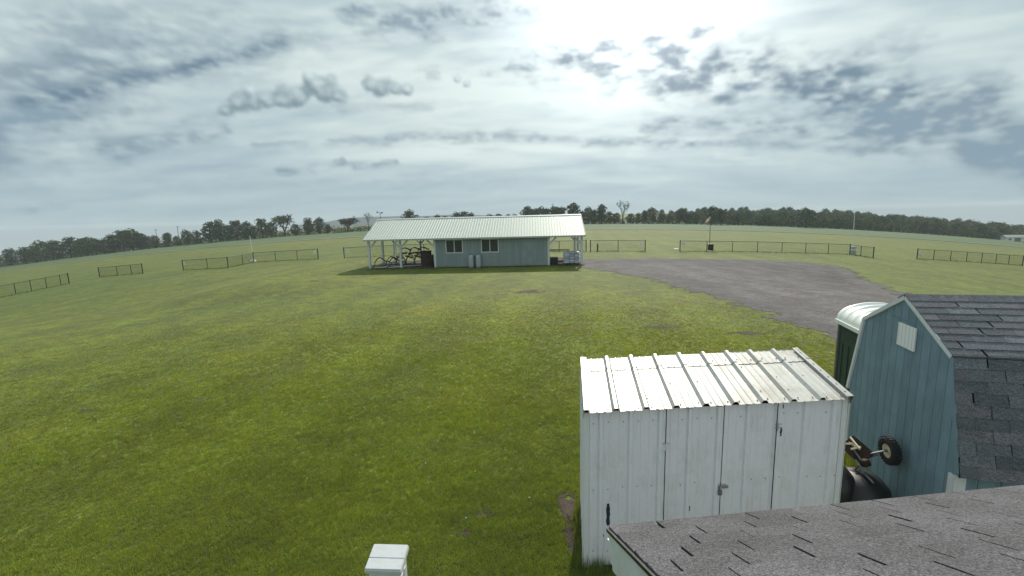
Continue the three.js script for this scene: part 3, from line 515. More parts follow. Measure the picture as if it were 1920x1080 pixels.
// ------------------------------------------------------------------ the house whose roof shows at lower right
{
  const t = thing('house', 'low house with grey asphalt shingle roof and white fascia', 'house', [0, 0, 0]);
  const EH = 2.22, A = atHeight(1143, 988, EH), e = atHeight(1920, 912, EH).sub(A).normalize(), d = pray(950, 800);
  const sl = d.length(); const dn = d.clone().multiplyScalar(1 / sl), nrm = new THREE.Vector3().crossVectors(dn, e).normalize(); if (nrm.y < 0) nrm.negate();
  const Q = (s, u, k) => A.clone().addScaledVector(e, s).addScaledVector(dn, -u).addScaledVector(nrm, k);
  const hexa = (P) => { const f = [[0, 1, 2, 3], [7, 6, 5, 4], [0, 4, 5, 1], [1, 5, 6, 2], [2, 6, 7, 3], [3, 7, 4, 0]], uvq = [[0, 0], [1, 0], [1, 1], [0, 1]], pos = [], uv = []; for (const q of f) for (const k of [0, 1, 2, 0, 2, 3]) { const v = P[q[k]].p; pos.push(v.x, v.y, v.z); uv.push(P[q[k]].u[0], P[q[k]].u[1]); } const g = new THREE.BufferGeometry(); g.setAttribute('position', new THREE.Float32BufferAttribute(pos, 3)); g.setAttribute('uv', new THREE.Float32BufferAttribute(uv, 2)); g.computeVertexNormals(); return g; };
  const slab = (s0, s1, u0, u1, k0a, k1a, k0b = k0a, k1b = k1a) => hexa([[s0, u0, k1a], [s1, u0, k1a], [s1, u1, k1b], [s0, u1, k1b], [s0, u0, k0a], [s1, u0, k0a], [s1, u1, k0b], [s0, u1, k0b]].map(([s, u, k]) => ({ p: Q(s, u, k), u: [s, u] })));
  const SW = 4.6, UW = 2.9, ex = 0.178, tw = 0.28, r = rng(19);
  const deck = part(t, 'roof', slab(0.02, SW, 0.02, UW, -0.04, -0.012), M.felt);
  const rows = 11; let count = 0;
  for (let c = 0; c < rows; c++) for (let k = 0; k <= 20; k++) {
    let s0 = (k - ((c * 0.4) % 1)) * tw + (r() - 0.5) * 0.014, s1 = s0 + tw - 0.008; if (s1 < 0.075) continue; if (s0 < 0.075) s0 = 0; s1 = Math.min(s1, SW); if (s1 - s0 < 0.07) continue;
    const u0 = c * ex - (c === 0 ? 0.02 : 0) + (r() - 0.5) * 0.004, lift = (r() - 0.5) * 0.0015;
    part(deck, 'shingle', slab(s0, s1, u0, (c + 1) * ex + 0.012, -0.010, 0.004 + lift, -0.010, -0.006 + lift + 0.003), M.shingleNear[Math.floor(r() * 4)]); count++;
  }
  part(deck, 'shingle_field', slab(0, SW, rows * ex + 0.014, UW, -0.011, 0.001), M.shingleNear[1]);
  part(t, 'drip_edge', slab(-0.012, SW, -0.03, -0.006, -0.035, -0.012), M.white);
  part(t, 'drip_edge', slab(-0.016, 0.016, -0.03, UW, -0.030, -0.0115), M.black);
  // rake fascia: two white boards stepped under the shingle edge, soffit behind
  const strip = (s0, s1, k0, k1) => hexa([[s0, -0.02, k1], [s1, -0.02, k1], [s1, UW, k1], [s0, UW, k1], [s0, -0.02, k0], [s1, -0.02, k0], [s1, UW, k0], [s0, UW, k0]].map(([s, u, k]) => { const p = Q(s, u, 0); p.y += k; return { p, u: [u, k] }; }));
  part(t, 'fascia', strip(0.0, 0.02, -0.16, -0.05), M.white); part(t, 'fascia', strip(0.012, 0.032, -0.24, -0.162), M.white); part(t, 'fascia', strip(0.024, 0.044, -0.29, -0.242), M.white);
  part(t, 'soffit', strip(0.046, 0.34, -0.27, -0.255), M.white);
  part(t, 'gutter_board', (() => { const a = Q(0, 0, 0), b = Q(SW, 0, 0); return beam([a.x, a.y - 0.10, a.z + 0.03], [b.x, b.y - 0.10, b.z + 0.03], 0.02, 0.12); })(), M.white);
  // walls
  const wp = (s, u) => { const p = Q(s, u, 0); return p; };
  const wallOf = (a, b, ha, hb) => hexa([[a, 0], [b, 0], [b, hb], [a, ha]].flatMap(([p, y]) => [{ p: new THREE.Vector3(p.x, y, p.z), u: [p.x + p.z, y] }]).concat([[a, 0], [b, 0], [b, hb], [a, ha]].map(([p, y]) => ({ p: new THREE.Vector3(p.x + 0.08, y, p.z + 0.10), u: [p.x + p.z, y] }))));
  const a1 = wp(0.34, 0.42), a2 = wp(0.34, UW - 0.02), a3 = wp(SW - 0.05, 0.42);
  part(t, 'wall', wallOf(a1, a2, a1.y - 0.06, a2.y - 0.06), M.white); part(t, 'wall', wallOf(a1, a3, a1.y - 0.06, a3.y - 0.06), M.white);
}

// ------------------------------------------------------------------ white cabinet with sloping lid on the lawn
{
  const W = 0.30, D = 0.215, HB = 1.02, HFr = 0.97;
  const p = atHeight(719, 1066, 0.99);
  const t = thing('utility_cabinet', 'white metal utility cabinet with a sloping lid standing on the lawn', 'cabinet', [p.x, 0, p.z], -0.07);
  const sh = new THREE.Shape([[-D, 0.03], [0, 0.03], [0, HFr], [-D, HB]].map((q) => new THREE.Vector2(...q)));
  const body = new THREE.ExtrudeGeometry(sh, { depth: W - 0.03, bevelEnabled: false }); body.rotateY(-Math.PI / 2); body.translate(W / 2 - 0.015, 0, 0);   // shape x -> z
  part(t, 'body', body, M.white);
  const dr = part(t, 'door', box(W - 0.07, 0.80, 0.012, 0.004), M.white, [0, 0.48, 0.007]); part(dr, 'handle', box(0.02, 0.08, 0.02, 0.006), M.dullSteel, [0.11, 0.05, 0.014]);
  for (const x of [-0.15, -0.07]) part(t, 'side_panel', box(0.008, 0.84, 0.05, 0.003), M.white, [W / 2 - 0.012, 0.46, x]);
  const a = Math.atan2(HB - HFr, D), lid = new THREE.Group(); lid.name = 'lid'; lid.position.set(0, HFr + 0.012, 0.02); lid.rotation.x = a; t.add(lid);
  part(lid, 'lid_panel', box(W + 0.02, 0.018, 0.105, 0.005), M.white, [0, 0.012, -0.054]); part(lid, 'lid_panel', box(W + 0.02, 0.018, 0.135, 0.005), M.white, [0, 0.013, -0.177]);
  part(lid, 'rim', boxAt(-W / 2 - 0.012, W / 2 + 0.012, -0.03, 0.006, -0.002, 0.006), M.white); part(lid, 'rim', boxAt(W / 2 + 0.008, W / 2 + 0.014, -0.03, 0.006, -0.244, -0.003), M.white);
  part(t, 'plinth', boxAt(-W / 2 - 0.03, W / 2 + 0.03, 0, 0.03, -D - 0.03, 0.03), M.concrete);
}

// ------------------------------------------------------------------ tow-behind spreader tipped up between the sheds
{
  // local frame of the blue gable: x along the wall (towards the camera), y up, z out from the wall
  const t = thing('lawn_spreader', 'black hopper lawn spreader tipped up against the blue wall, pneumatic wheel raised', 'spreader', GM.toArray(), GTURN);
  const ax = new THREE.Vector3(-0.2436, 0, 0.9699), az = new THREE.Vector3(-0.9699, 0, -0.2436), eye = new THREE.Vector3(0, CAMH, 0);
  const gp = (px, py, off) => { const v = pray(px, py), k = (GM.clone().addScaledVector(az, off).sub(eye).dot(az)) / v.dot(az), p = eye.clone().addScaledVector(v, k).sub(GM); return [p.dot(ax), p.y, off]; };   // sight line meets the plane off metres out from the wall
  const w = gp(1668, 845, 0.14);
  const wh = new THREE.Group(); wh.name = 'wheel'; wh.position.set(...w); wh.rotation.set(0.05, 0.08, 0); wh.scale.setScalar(0.80); t.add(wh);
  const ty = new THREE.LatheGeometry([[0.115, -0.05], [0.14, -0.062], [0.19, -0.066], [0.214, -0.05], [0.225, -0.02], [0.225, 0.02], [0.214, 0.05], [0.19, 0.066], [0.14, 0.062], [0.115, 0.05], [0.115, -0.05]].map((p) => new THREE.Vector2(...p)), 36); ty.rotateX(Math.PI / 2); part(wh, 'tyre', ty, M.rubber);
  const rim = new THREE.LatheGeometry([[0.0, 0.035], [0.035, 0.04], [0.045, 0.015], [0.09, 0.008], [0.105, 0.04], [0.117, 0.046], [0.117, -0.046], [0, -0.04]].map((p) => new THREE.Vector2(...p)), 28); rim.rotateX(Math.PI / 2); part(wh, 'rim', rim, M.cream);
  part(wh, 'hub_cap', new THREE.CylinderGeometry(0.022, 0.026, 0.03, 12).rotateX(Math.PI / 2).translate(0, 0, 0.052), M.dullSteel);
  const lug = []; for (let k = 0; k < 26; k++) { const a = k / 26 * 6.283; lug.push(box(0.016, 0.012, 0.11).clone().translate(0, 0.225, 0).rotateZ(a)); } part(wh, 'tread', mergeGeometries(lug), M.rubber);
  part(t, 'axle', bar(gp(1598, 858, 0.46), [w[0], w[1], w[2] + 0.03], 0.012, 8), M.steel);
  // hopper standing on its mouth
  const hb = gp(1614, 896, 0.46), hy = hb[1] + 0.06;
  const tub = new THREE.LatheGeometry([[0, hy], [0.14, hy - 0.005], [0.26, hy - 0.05], [0.34, hy - 0.14], [0.38, hy - 0.26], [0.41, 0.10], [0.425, 0.08], [0.425, 0.0], [0, 0.0]].map((p) => new THREE.Vector2(...p)), 34); tub.scale(1.0, 1, 0.92);
  const hop = part(t, 'hopper', tub, M.blackPlastic, [hb[0], 0, hb[2]]); part(hop, 'rim_band', new THREE.TorusGeometry(0.385, 0.012, 8, 34).rotateX(Math.PI / 2).scale(1, 1, 0.92).translate(0, Math.max(0.16, hy - 0.33), 0), M.blackPlastic); part(hop, 'plate', boxAt(-0.10, 0.12, 0.26, 0.28, 0.345, 0.360), M.dullSteel);
  const tb = gp(1572, 880, 0.74); part(t, 'discharge_cover', new THREE.LatheGeometry([[0, tb[1] + 0.05], [0.12, tb[1] + 0.03], [0.21, tb[1] - 0.06], [0.25, tb[1] - 0.2], [0.27, 0]].map((p) => new THREE.Vector2(...p)), 24).scale(1.1, 1, 0.8), M.blackPlastic, [tb[0], 0, tb[2]]);
  // deck plate with pale slatted frame
  const dA = gp(1582, 826, 0.46), dB = gp(1630, 862, 0.40), mid = [(dA[0] + dB[0]) / 2, (dA[1] + dB[1]) / 2, 0.42];
  part(t, 'deck_plate', box(0.34, 0.018, 0.24, 0.004), M.rust, mid, [0.75, 0.1, -0.55]);
  for (const [a, b] of [[[1580, 822, 0.50], [1605, 838, 0.44]], [[1594, 820, 0.46], [1612, 842, 0.46]], [[1582, 832, 0.52], [1600, 832, 0.46]], [[1596, 842, 0.50], [1614, 838, 0.44]]]) part(t, 'frame_slat', beam(gp(...a), gp(...b), 0.026, 0.014), M.cream);
  for (const [a, b, r, m] of [[[1600, 856, 0.46], [1622, 886, 0.46], 0.014, 0], [[1618, 866, 0.44], [1600, 884, 0.50], 0.012, 0], [[1574, 900, 0.58], [1606, 886, 0.52], 0.009, 1], [[1612, 878, 0.46], [1638, 906, 0.42], 0.015, 0], [[1612, 862, 0.40], [1646, 852, 0.24], 0.014, 0], [[1600, 842, 0.46], [1618, 868, 0.42], 0.012, 0]]) part(t, 'strut', bar(gp(...a), gp(...b), r, 8), m ? M.steel : M.dullSteel);
  part(t, 'gearbox', box(0.10, 0.09, 0.10, 0.02), M.rust, gp(1622, 868, 0.42), [0.3, 0.4, 0.2]);
  part(t, 'spinner_guard', tube([gp(1575, 902, 0.64), gp(1582, 908, 0.66), gp(1592, 914, 0.66), gp(1602, 915, 0.62)], 0.010), M.steel);
  part(t, 'drawbar', bar(gp(1618, 890, 0.44), [gp(1625, 930, 0.3)[0], 0.0, 0.10], 0.016, 8), M.dullSteel);
}

// ------------------------------------------------------------------ long green-grey field building with open porches
const BT = Math.atan2(-1.0, 17.9);                                // front runs slightly towards the camera at its right end
const BO = new THREE.Vector3(-12.0, 0, -37.9);
{
  const LB = 17.9, DB = 7.0, EH = 2.62, RH = 4.12, W0 = 5.75, W1 = 15.0;
  const t = thing('field_building', 'long grey-green building with pale metal roof and open porches at both ends', 'building', BO.toArray(), BT);
  part(t, 'floor_slab', boxAt(0.02, LB + 0.1, 0.002, 0.05, -DB, 0.05), M.dirt);
  const fr = -0.02; const r = rng(23);
  // walls with window openings: front planks
  const wins = [[6.68, 7.98, 1.28, 2.26], [9.62, 10.94, 1.28, 2.26]], bw = 0.30, nb = Math.round((W1 - W0) / bw), ww = (W1 - W0) / nb;
  part(t, 'wall', boxAt(W0 + 0.02, W1 - 0.02, 0.05, EH - 0.02, fr - 0.10, fr - 0.03), M.barnWall[0]);
  for (let i = 0; i < nb; i++) {
    const x0 = W0 + i * ww + 0.006, x1 = W0 + (i + 1) * ww - 0.006; const hit = wins.find(([a, b]) => x1 > a && x0 < b);
    const m = M.barnWall[Math.floor(r() * 3)];
    if (!hit) part(t, 'board', boxAt(x0, x1, 0.06, EH, fr - 0.025, fr), m);
    else { part(t, 'board', boxAt(x0, x1, 0.06, hit[2], fr - 0.025, fr), m); part(t, 'board', boxAt(x0, x1, hit[3], EH, fr - 0.025, fr), m); if (x0 < hit[0] - 0.03) part(t, 'board', boxAt(x0, hit[0], hit[2], hit[3], fr - 0.025, fr), m); if (x1 > hit[1] + 0.03) part(t, 'board', boxAt(hit[1], x1, hit[2], hit[3], fr - 0.025, fr), m); }
  }
  part(t, 'wall', boxAt(W0, W0 + 0.08, 0.05, EH, -DB + 0.1, fr - 0.10), M.barnWall[1]); part(t, 'wall', boxAt(W1 - 0.08, W1, 0.05, EH, -DB + 0.1, fr - 0.10), M.barnWall[1]); part(t, 'wall', boxAt(W0, W1, 0.05, EH, -DB + 0.02, -DB + 0.1), M.barnWall[1]);
  for (const [a, b, c, d] of wins) {
    const w = part(t, 'window', mergeGeometries([boxAt(a - 0.07, b + 0.07, d, d + 0.08, fr - 0.02, fr + 0.03), boxAt(a - 0.07, b + 0.07, c - 0.08, c, fr - 0.02, fr + 0.04), boxAt(a - 0.07, a, c, d, fr - 0.02, fr + 0.03), boxAt(b, b + 0.07, c, d, fr - 0.02, fr + 0.03)]), M.white);
    part(w, 'mullion', boxAt((a + b) / 2 - 0.03, (a + b) / 2 + 0.03, c, d, fr - 0.02, fr + 0.015), M.white);
    part(w, 'pane', boxAt(a, (a + b) / 2 - 0.03, c, d, fr - 0.022, fr - 0.012), M.glass); part(w, 'pane', boxAt((a + b) / 2 + 0.03, b, c, d, fr - 0.014, fr - 0.004), M.glass);
  }
  part(t, 'door_track', boxAt(12.35, 14.7, 2.40, 2.48, fr + 0.001, fr + 0.06), M.white);
  part(t, 'sliding_door', boxAt(12.9, 14.6, 0.08, 2.39, fr + 0.004, fr + 0.04), M.barnWall[1]);
  // posts, beams, knee braces of the porches
  const post = (x, z, s = 0.17) => part(t, 'post', boxAt(x - s / 2, x + s / 2, 0.05, EH - 0.16, z - s / 2, z + s / 2), M.white);
  for (const z of [-0.09, -DB + 0.1]) { for (const x of [0.12, 2.78, LB - 0.12]) post(x, z); }
  post(W0 + 0.02 - 0.09, -0.09); post(W1 + 0.09, -0.09); post(0.12, -DB / 2); post(LB - 0.12, -DB / 2);
  const brace = (x, z, s) => part(t, 'brace', beam([x + s * 0.08, EH - 0.85, z], [x + s * 0.72, EH - 0.17, z], 0.12, 0.08), M.white);
  for (const z of [-0.09, -DB + 0.1]) { brace(0.12, z, 1); brace(2.78, z, 1); brace(2.78, z, -1); brace(W0 - 0.07, z, -1); brace(W1 + 0.09, z, 1); brace(LB - 0.12, z, -1); }
  for (const z of [-0.09, -DB + 0.1]) { part(t, 'beam', boxAt(0, W0 - 0.005, EH - 0.16, EH + 0.02, z - 0.07, z + 0.07), M.white); part(t, 'beam', boxAt(W1 + 0.005, LB, EH - 0.16, EH + 0.02, z - 0.07, z + 0.07), M.white); }
  for (const x of [0.06, LB - 0.06]) part(t, 'beam', boxAt(x - 0.05, x + 0.05, EH - 0.16, EH - 0.002, -DB + 0.18, -0.17), M.white);
  // gable ends
  for (const x of [0.02, LB - 0.02]) { const g = new THREE.ExtrudeGeometry(new THREE.Shape([[-DB, EH + 0.02], [0, EH + 0.02], [-DB / 2, RH - 0.08]].map((p) => new THREE.Vector2(...p))), { depth: 0.05, bevelEnabled: false }); g.rotateY(-Math.PI / 2); g.translate(x + 0.025, 0, 0); part(t, 'gable', g, M.barnWall[1]); }
  // roof sheets, each with its own ribs
  const ov = 0.38, half = DB / 2 + ov, pa = Math.atan2(RH - EH, DB / 2), slen = half / Math.cos(pa), np = 20, pw = (LB + 0.3) / np;
  const prof = (x0) => { const p = [[x0, 0]]; for (let k = 0; k < 4; k++) { const c = x0 + (k + 0.5) * pw / 4; p.push([c - 0.04, 0], [c - 0.018, 0.016], [c + 0.018, 0.016], [c + 0.04, 0]); } p.push([x0 + pw, 0]); return p; };
  for (const s of [1, -1]) {
    const g0 = new THREE.Group(); g0.name = 'roof_slope'; g0.position.set(-0.15, RH + 0.02, -DB / 2); g0.rotation.set(pa, 0, 0); if (s < 0) { g0.rotation.set(-pa, 0, 0); } t.add(g0);
    for (let k = 0; k < np; k++) { const g = profiled(prof(k * pw), s > 0 ? 0 : -slen, s > 0 ? slen : 0, 0.004); g.translate(0, 0.003 * (k % 2), 0); part(g0, 'roof_panel', g, M.barnRoof); }
    part(g0, 'roof_deck', boxAt(0.02, LB + 0.28, -0.05, -0.012, s > 0 ? 0.05 : -slen + 0.02, s > 0 ? slen - 0.02 : -0.05), M.brown);
    part(g0, 'eave_trim', s > 0 ? boxAt(-0.01, LB + 0.31, -0.13, 0.012, slen + 0.001, slen + 0.022) : boxAt(-0.01, LB + 0.31, -0.13, 0.012, -slen - 0.022, -slen - 0.001), M.white);
    part(g0, 'ridge_cap', s > 0 ? boxAt(-0.01, LB + 0.31, 0.030, 0.036, 0, 0.22) : boxAt(-0.01, LB + 0.31, 0.030, 0.036, -0.22, 0), M.white);
    for (const x of [-0.012, LB + 0.29]) part(g0, 'rake_trim', boxAt(x, x + 0.022, -0.12, 0.040, s > 0 ? 0 : -slen, s > 0 ? slen : 0), M.white);
  }
  // wind vane on the left end of the ridge
  const mast = part(t, 'weather_mast', bar([0.1, RH, -DB / 2], [0.1, RH + 0.62, -DB / 2], 0.022), M.black);
  part(mast, 'vane', mergeGeometries([bar([-0.12, RH + 0.60, -DB / 2], [0.32, RH + 0.60, -DB / 2], 0.018), boxAt(-0.20, -0.10, RH + 0.58, RH + 0.72, -DB / 2 - 0.01, -DB / 2 + 0.01), boxAt(0.20, 0.34, RH + 0.54, RH + 0.64, -DB / 2 - 0.04, -DB / 2 + 0.04)]), M.black);
  mast.userData.label = 'dark weather vane on the ridge end';

  // --- things around the building
  const at = (x, y, z) => { const v = new THREE.Vector3(x, y, z).applyAxisAngle(new THREE.Vector3(0, 1, 0), BT).add(BO); return [v.x, v.y, v.z]; };
  // propane cylinders
  const cyl = thing('gas_cylinder', 'tall grey gas cylinder standing against the wall below the two windows', 'gas cylinder', at(8.72, 0.0, 0.26), BT, 'gas cylinders against the field building');
  const cp = new THREE.LatheGeometry([[0.0, 0.04], [0.17, 0.04], [0.21, 0.10], [0.215, 0.2], [0.215, 0.86], [0.20, 0.96], [0.14, 1.03], [0.06, 1.05], [0.0, 1.05]].map((p) => new THREE.Vector2(...p)), 24);
  part(cyl, 'tank', cp, M.tank); part(cyl, 'foot_ring', new THREE.CylinderGeometry(0.19, 0.19, 0.09, 20, 1, true).translate(0, 0.045, 0), M.dullSteel);
  part(cyl, 'collar', new THREE.CylinderGeometry(0.10, 0.10, 0.14, 16, 1, true, 0.4, 5.4).translate(0, 1.11, 0), M.tank); part(cyl, 'valve', mergeGeometries([new THREE.CylinderGeometry(0.03, 0.035, 0.16, 10).translate(0, 1.12, 0), bar([-0.06, 1.17, 0], [0.06, 1.17, 0], 0.02)]), M.dullSteel);
  const cyl2 = copyOf(cyl); cyl2.position.set(...at(9.32, 0.0, 0.26));
  part(t, 'regulator', mergeGeometries([box(0.14, 0.18, 0.10).clone().translate(9.02, 0.85, 0.04), bar([9.02, 0.86, 0.08], [8.75, 1.10, 0.24], 0.014), bar([9.02, 0.86, 0.08], [9.29, 1.10, 0.24], 0.014), bar([9.02, 0.76, 0.04], [9.02, 0.10, 0.03], 0.016)]), M.dullSteel);

  // bent-tube stands under the longer porch
  const stand = thing('tube_stand', 'black bent tube stand with white foot board under the longer porch', 'stand', at(0.8, 0.05, -0.75), BT + 0.35, 'tube stands under the porch');
  part(stand, 'foot_board', box(1.05, 0.06, 0.30, 0.02), M.white, [0, 0.03, 0]); part(stand, 'foot_board', box(0.10, 0.07, 1.1, 0.02), M.black, [-0.4, 0.05, -0.6]);
  for (const z of [-0.14, -0.62]) { part(stand, 'hoop', tube([[-0.50, 0.06, z], [-0.46, 0.40, z - 0.1], [-0.10, 0.80, z - 0.2], [0.15, 0.72, z - 0.22], [0.42, 0.50, z - 0.15], [0.78, 0.42, z - 0.1], [0.95, 0.20, z - 0.05]], 0.028, 26, 7), M.black); }
  part(stand, 'cross_bar', bar([-0.1, 0.79, -0.34], [-0.1, 0.79, -0.82], 0.022), M.black); part(stand, 'cross_bar', bar([0.42, 0.50, -0.29], [0.42, 0.50, -0.77], 0.022), M.black);
  part(stand, 'pad', box(0.55, 0.05, 0.46, 0.02), M.dullSteel, [0.18, 0.30, -0.45], [0, 0, 0.15]);
  const tall = thing('tall_tube_stand', 'tall black tube stand with seat pad and pale runner under the longer porch', 'stand', at(2.35, 0.05, -1.3), BT + 0.2, 'tall tube stands under the porch');
  part(tall, 'runner', box(1.0, 0.07, 0.20, 0.02), M.white, [0, 0.035, 0.1]);
  for (const z of [0.1, -0.5]) { part(tall, 'upright', tube([[-0.40, 0.06, z], [-0.30, 0.60, z], [0.0, 1.02, z], [0.10, 1.42, z], [0.42, 1.58, z], [0.72, 1.48, z], [0.98, 1.36, z]], 0.028, 28, 7), M.black); part(tall, 'arm', tube([[0.40, 0.05, z], [0.34, 0.6, z], [0.10, 1.0, z]], 0.028, 12, 7), M.dullSteel); }
  part(tall, 'seat_pad', box(0.75, 0.12, 0.62, 0.03), M.blackPlastic, [0.25, 1.12, -0.2], [0, 0, 0.12]); part(tall, 'back_pad', box(0.62, 0.10, 0.62, 0.03), M.dullSteel, [-0.05, 0.78, -0.2], [0, 0, -0.3]);
  for (const [x, z, a] of [[1.45, -1.7, 0.25], [2.05, -0.65, 0.3]]) { const c = copyOf(stand); c.position.set(...at(x, 0.05, z)); c.rotation.y = BT + a; }
  for (const [x, z, a] of [[3.1, -1.6, 0.15], [3.75, -1.9, 0.1]]) { const c = copyOf(tall); c.position.set(...at(x, 0.05, z)); c.rotation.y = BT + a; }
  // dark wooden crate, drum and bench near the wall
  const cr = thing('wooden_crate', 'dark brown wooden crate under the porch beside the wall', 'crate', at(4.75, 0.05, -0.75), BT);
  part(cr, 'box_body', boxAt(-0.36, 0.36, 0.02, 1.28, -0.5, 0.3), M.brown); for (let k = 0; k < 6; k++) part(cr, 'slat', boxAt(-0.37, 0.37, 0.04 + k * 0.205, 0.22 + k * 0.205, 0.302, 0.325), M.brown); part(cr, 'lid', boxAt(-0.4, 0.4, 1.285, 1.34, -0.54, 0.35), M.black);
  const dm = thing('steel_drum', 'weathered dark steel drum beside the wooden crate', 'drum', at(5.22, 0.05, -0.35), BT);
  part(dm, 'shell', new THREE.LatheGeometry([[0, 0], [0.26, 0], [0.28, 0.02], [0.27, 0.05], [0.27, 0.36], [0.285, 0.38], [0.27, 0.40], [0.27, 0.68], [0.285, 0.70], [0.27, 0.72], [0.27, 0.98], [0.28, 1.02], [0.25, 1.0], [0, 1.0]].map((p) => new THREE.Vector2(...p)), 24), M.rust); part(dm, 'bung', new THREE.CylinderGeometry(0.03, 0.03, 0.03, 10).translate(0.12, 1.015, 0), M.dullSteel);
  const bn = thing('work_bench', 'plain wooden bench in the shade behind the steel drum', 'bench', at(5.05, 0.05, -2.6), BT);
  part(bn, 'top', boxAt(-0.6, 0.6, 0.72, 0.78, -0.35, 0.35), M.pallet); for (const sx of [-0.54, 0.54]) for (const sz of [-0.3, 0.3]) part(bn, 'leg', boxAt(sx - 0.04, sx + 0.04, 0, 0.72, sz - 0.04, sz + 0.04), M.pallet);

  // right porch: pallet of bags, table, dark bin, pale board
  const pl = thing('wooden_pallet', 'wooden pallet under the stack of white bags', 'pallet', at(17.0, 0.05, -0.72), BT);
  for (let k = 0; k < 6; k++) part(pl, 'deck_board', boxAt(-0.68, 0.68, 0.105, 0.125, -0.5 + k * 0.175, -0.40 + k * 0.175), M.pallet); for (const x of [-0.64, 0, 0.64]) part(pl, 'runner', boxAt(x - 0.04, x + 0.04, 0, 0.104, -0.5, 0.48), M.pallet);
  const bagG = [0, 1, 2].map((q) => { const g = new RoundedBoxGeometry(0.44, 0.135, 0.96, 4, 0.06); const p = g.attributes.position; for (let i = 0; i < p.count; i++) { const x = p.getX(i), y = p.getY(i), z = p.getZ(i); p.setXYZ(i, x + (vnoise(z * 7 + q * 9, y * 9) - 0.5) * 0.03, y * (1 - 0.35 * Math.pow(Math.abs(x) / 0.22, 3)) + (vnoise(x * 9 + q * 5, z * 6) - 0.5) * 0.02, z + (vnoise(x * 8, y * 8 + q * 3) - 0.5) * 0.03); } g.computeVertexNormals(); return g; });
  for (let row = 0; row < 7; row++) for (let k = 0; k < 3; k++) {
    const b = single('material_bag', bagG[Math.floor(r() * 3)], M.bag[Math.floor(r() * 3)], 'white sack lying in the stack on the wooden pallet', 'bag', 'white sacks stacked on the pallet');
    b.position.set(...at(17.0 + (k - 1) * 0.445 + (row % 2 ? 0.04 : -0.03) + (r() - 0.5) * 0.03, 0.05 + 0.19 + row * 0.130, -0.70 + (r() - 0.5) * 0.05)); b.rotation.y = BT + (r() - 0.5) * 0.08;
  }
  const tb = thing('folding_table', 'long pale topped table under the shorter porch', 'table', at(16.0, 0.05, -3.0), BT);
  part(tb, 'top', boxAt(-0.95, 1.0, 1.0, 1.06, -0.45, 0.45), M.cream); for (const x of [-0.8, 0.85]) for (const z of [-0.38, 0.38]) part(tb, 'leg', bar([x, 0, z], [x, 1.0, z], 0.03), M.dullSteel); for (const x of [-0.8, 0.85]) part(tb, 'cross_brace', bar([x, 0.2, -0.38], [x, 0.9, 0.38], 0.02), M.dullSteel);
  const bin = thing('storage_bin', 'dark low storage bin beside the porch wall', 'bin', at(15.55, 0.05, -0.75), BT);
  part(bin, 'bin_body', box(0.62, 0.54, 0.6, 0.03), M.blackPlastic, [0, 0.27, 0]); part(bin, 'lid', box(0.68, 0.05, 0.66, 0.02), M.dullSteel, [0, 0.57, 0]);
  const bd = single('white_board', box(0.85, 0.05, 0.6, 0.01), M.whitePlain, 'flat white board lying on the porch floor between bin and sacks', 'board'); bd.position.set(...at(16.15, 0.08, -1.3)); bd.rotation.y = BT + 0.1;
}

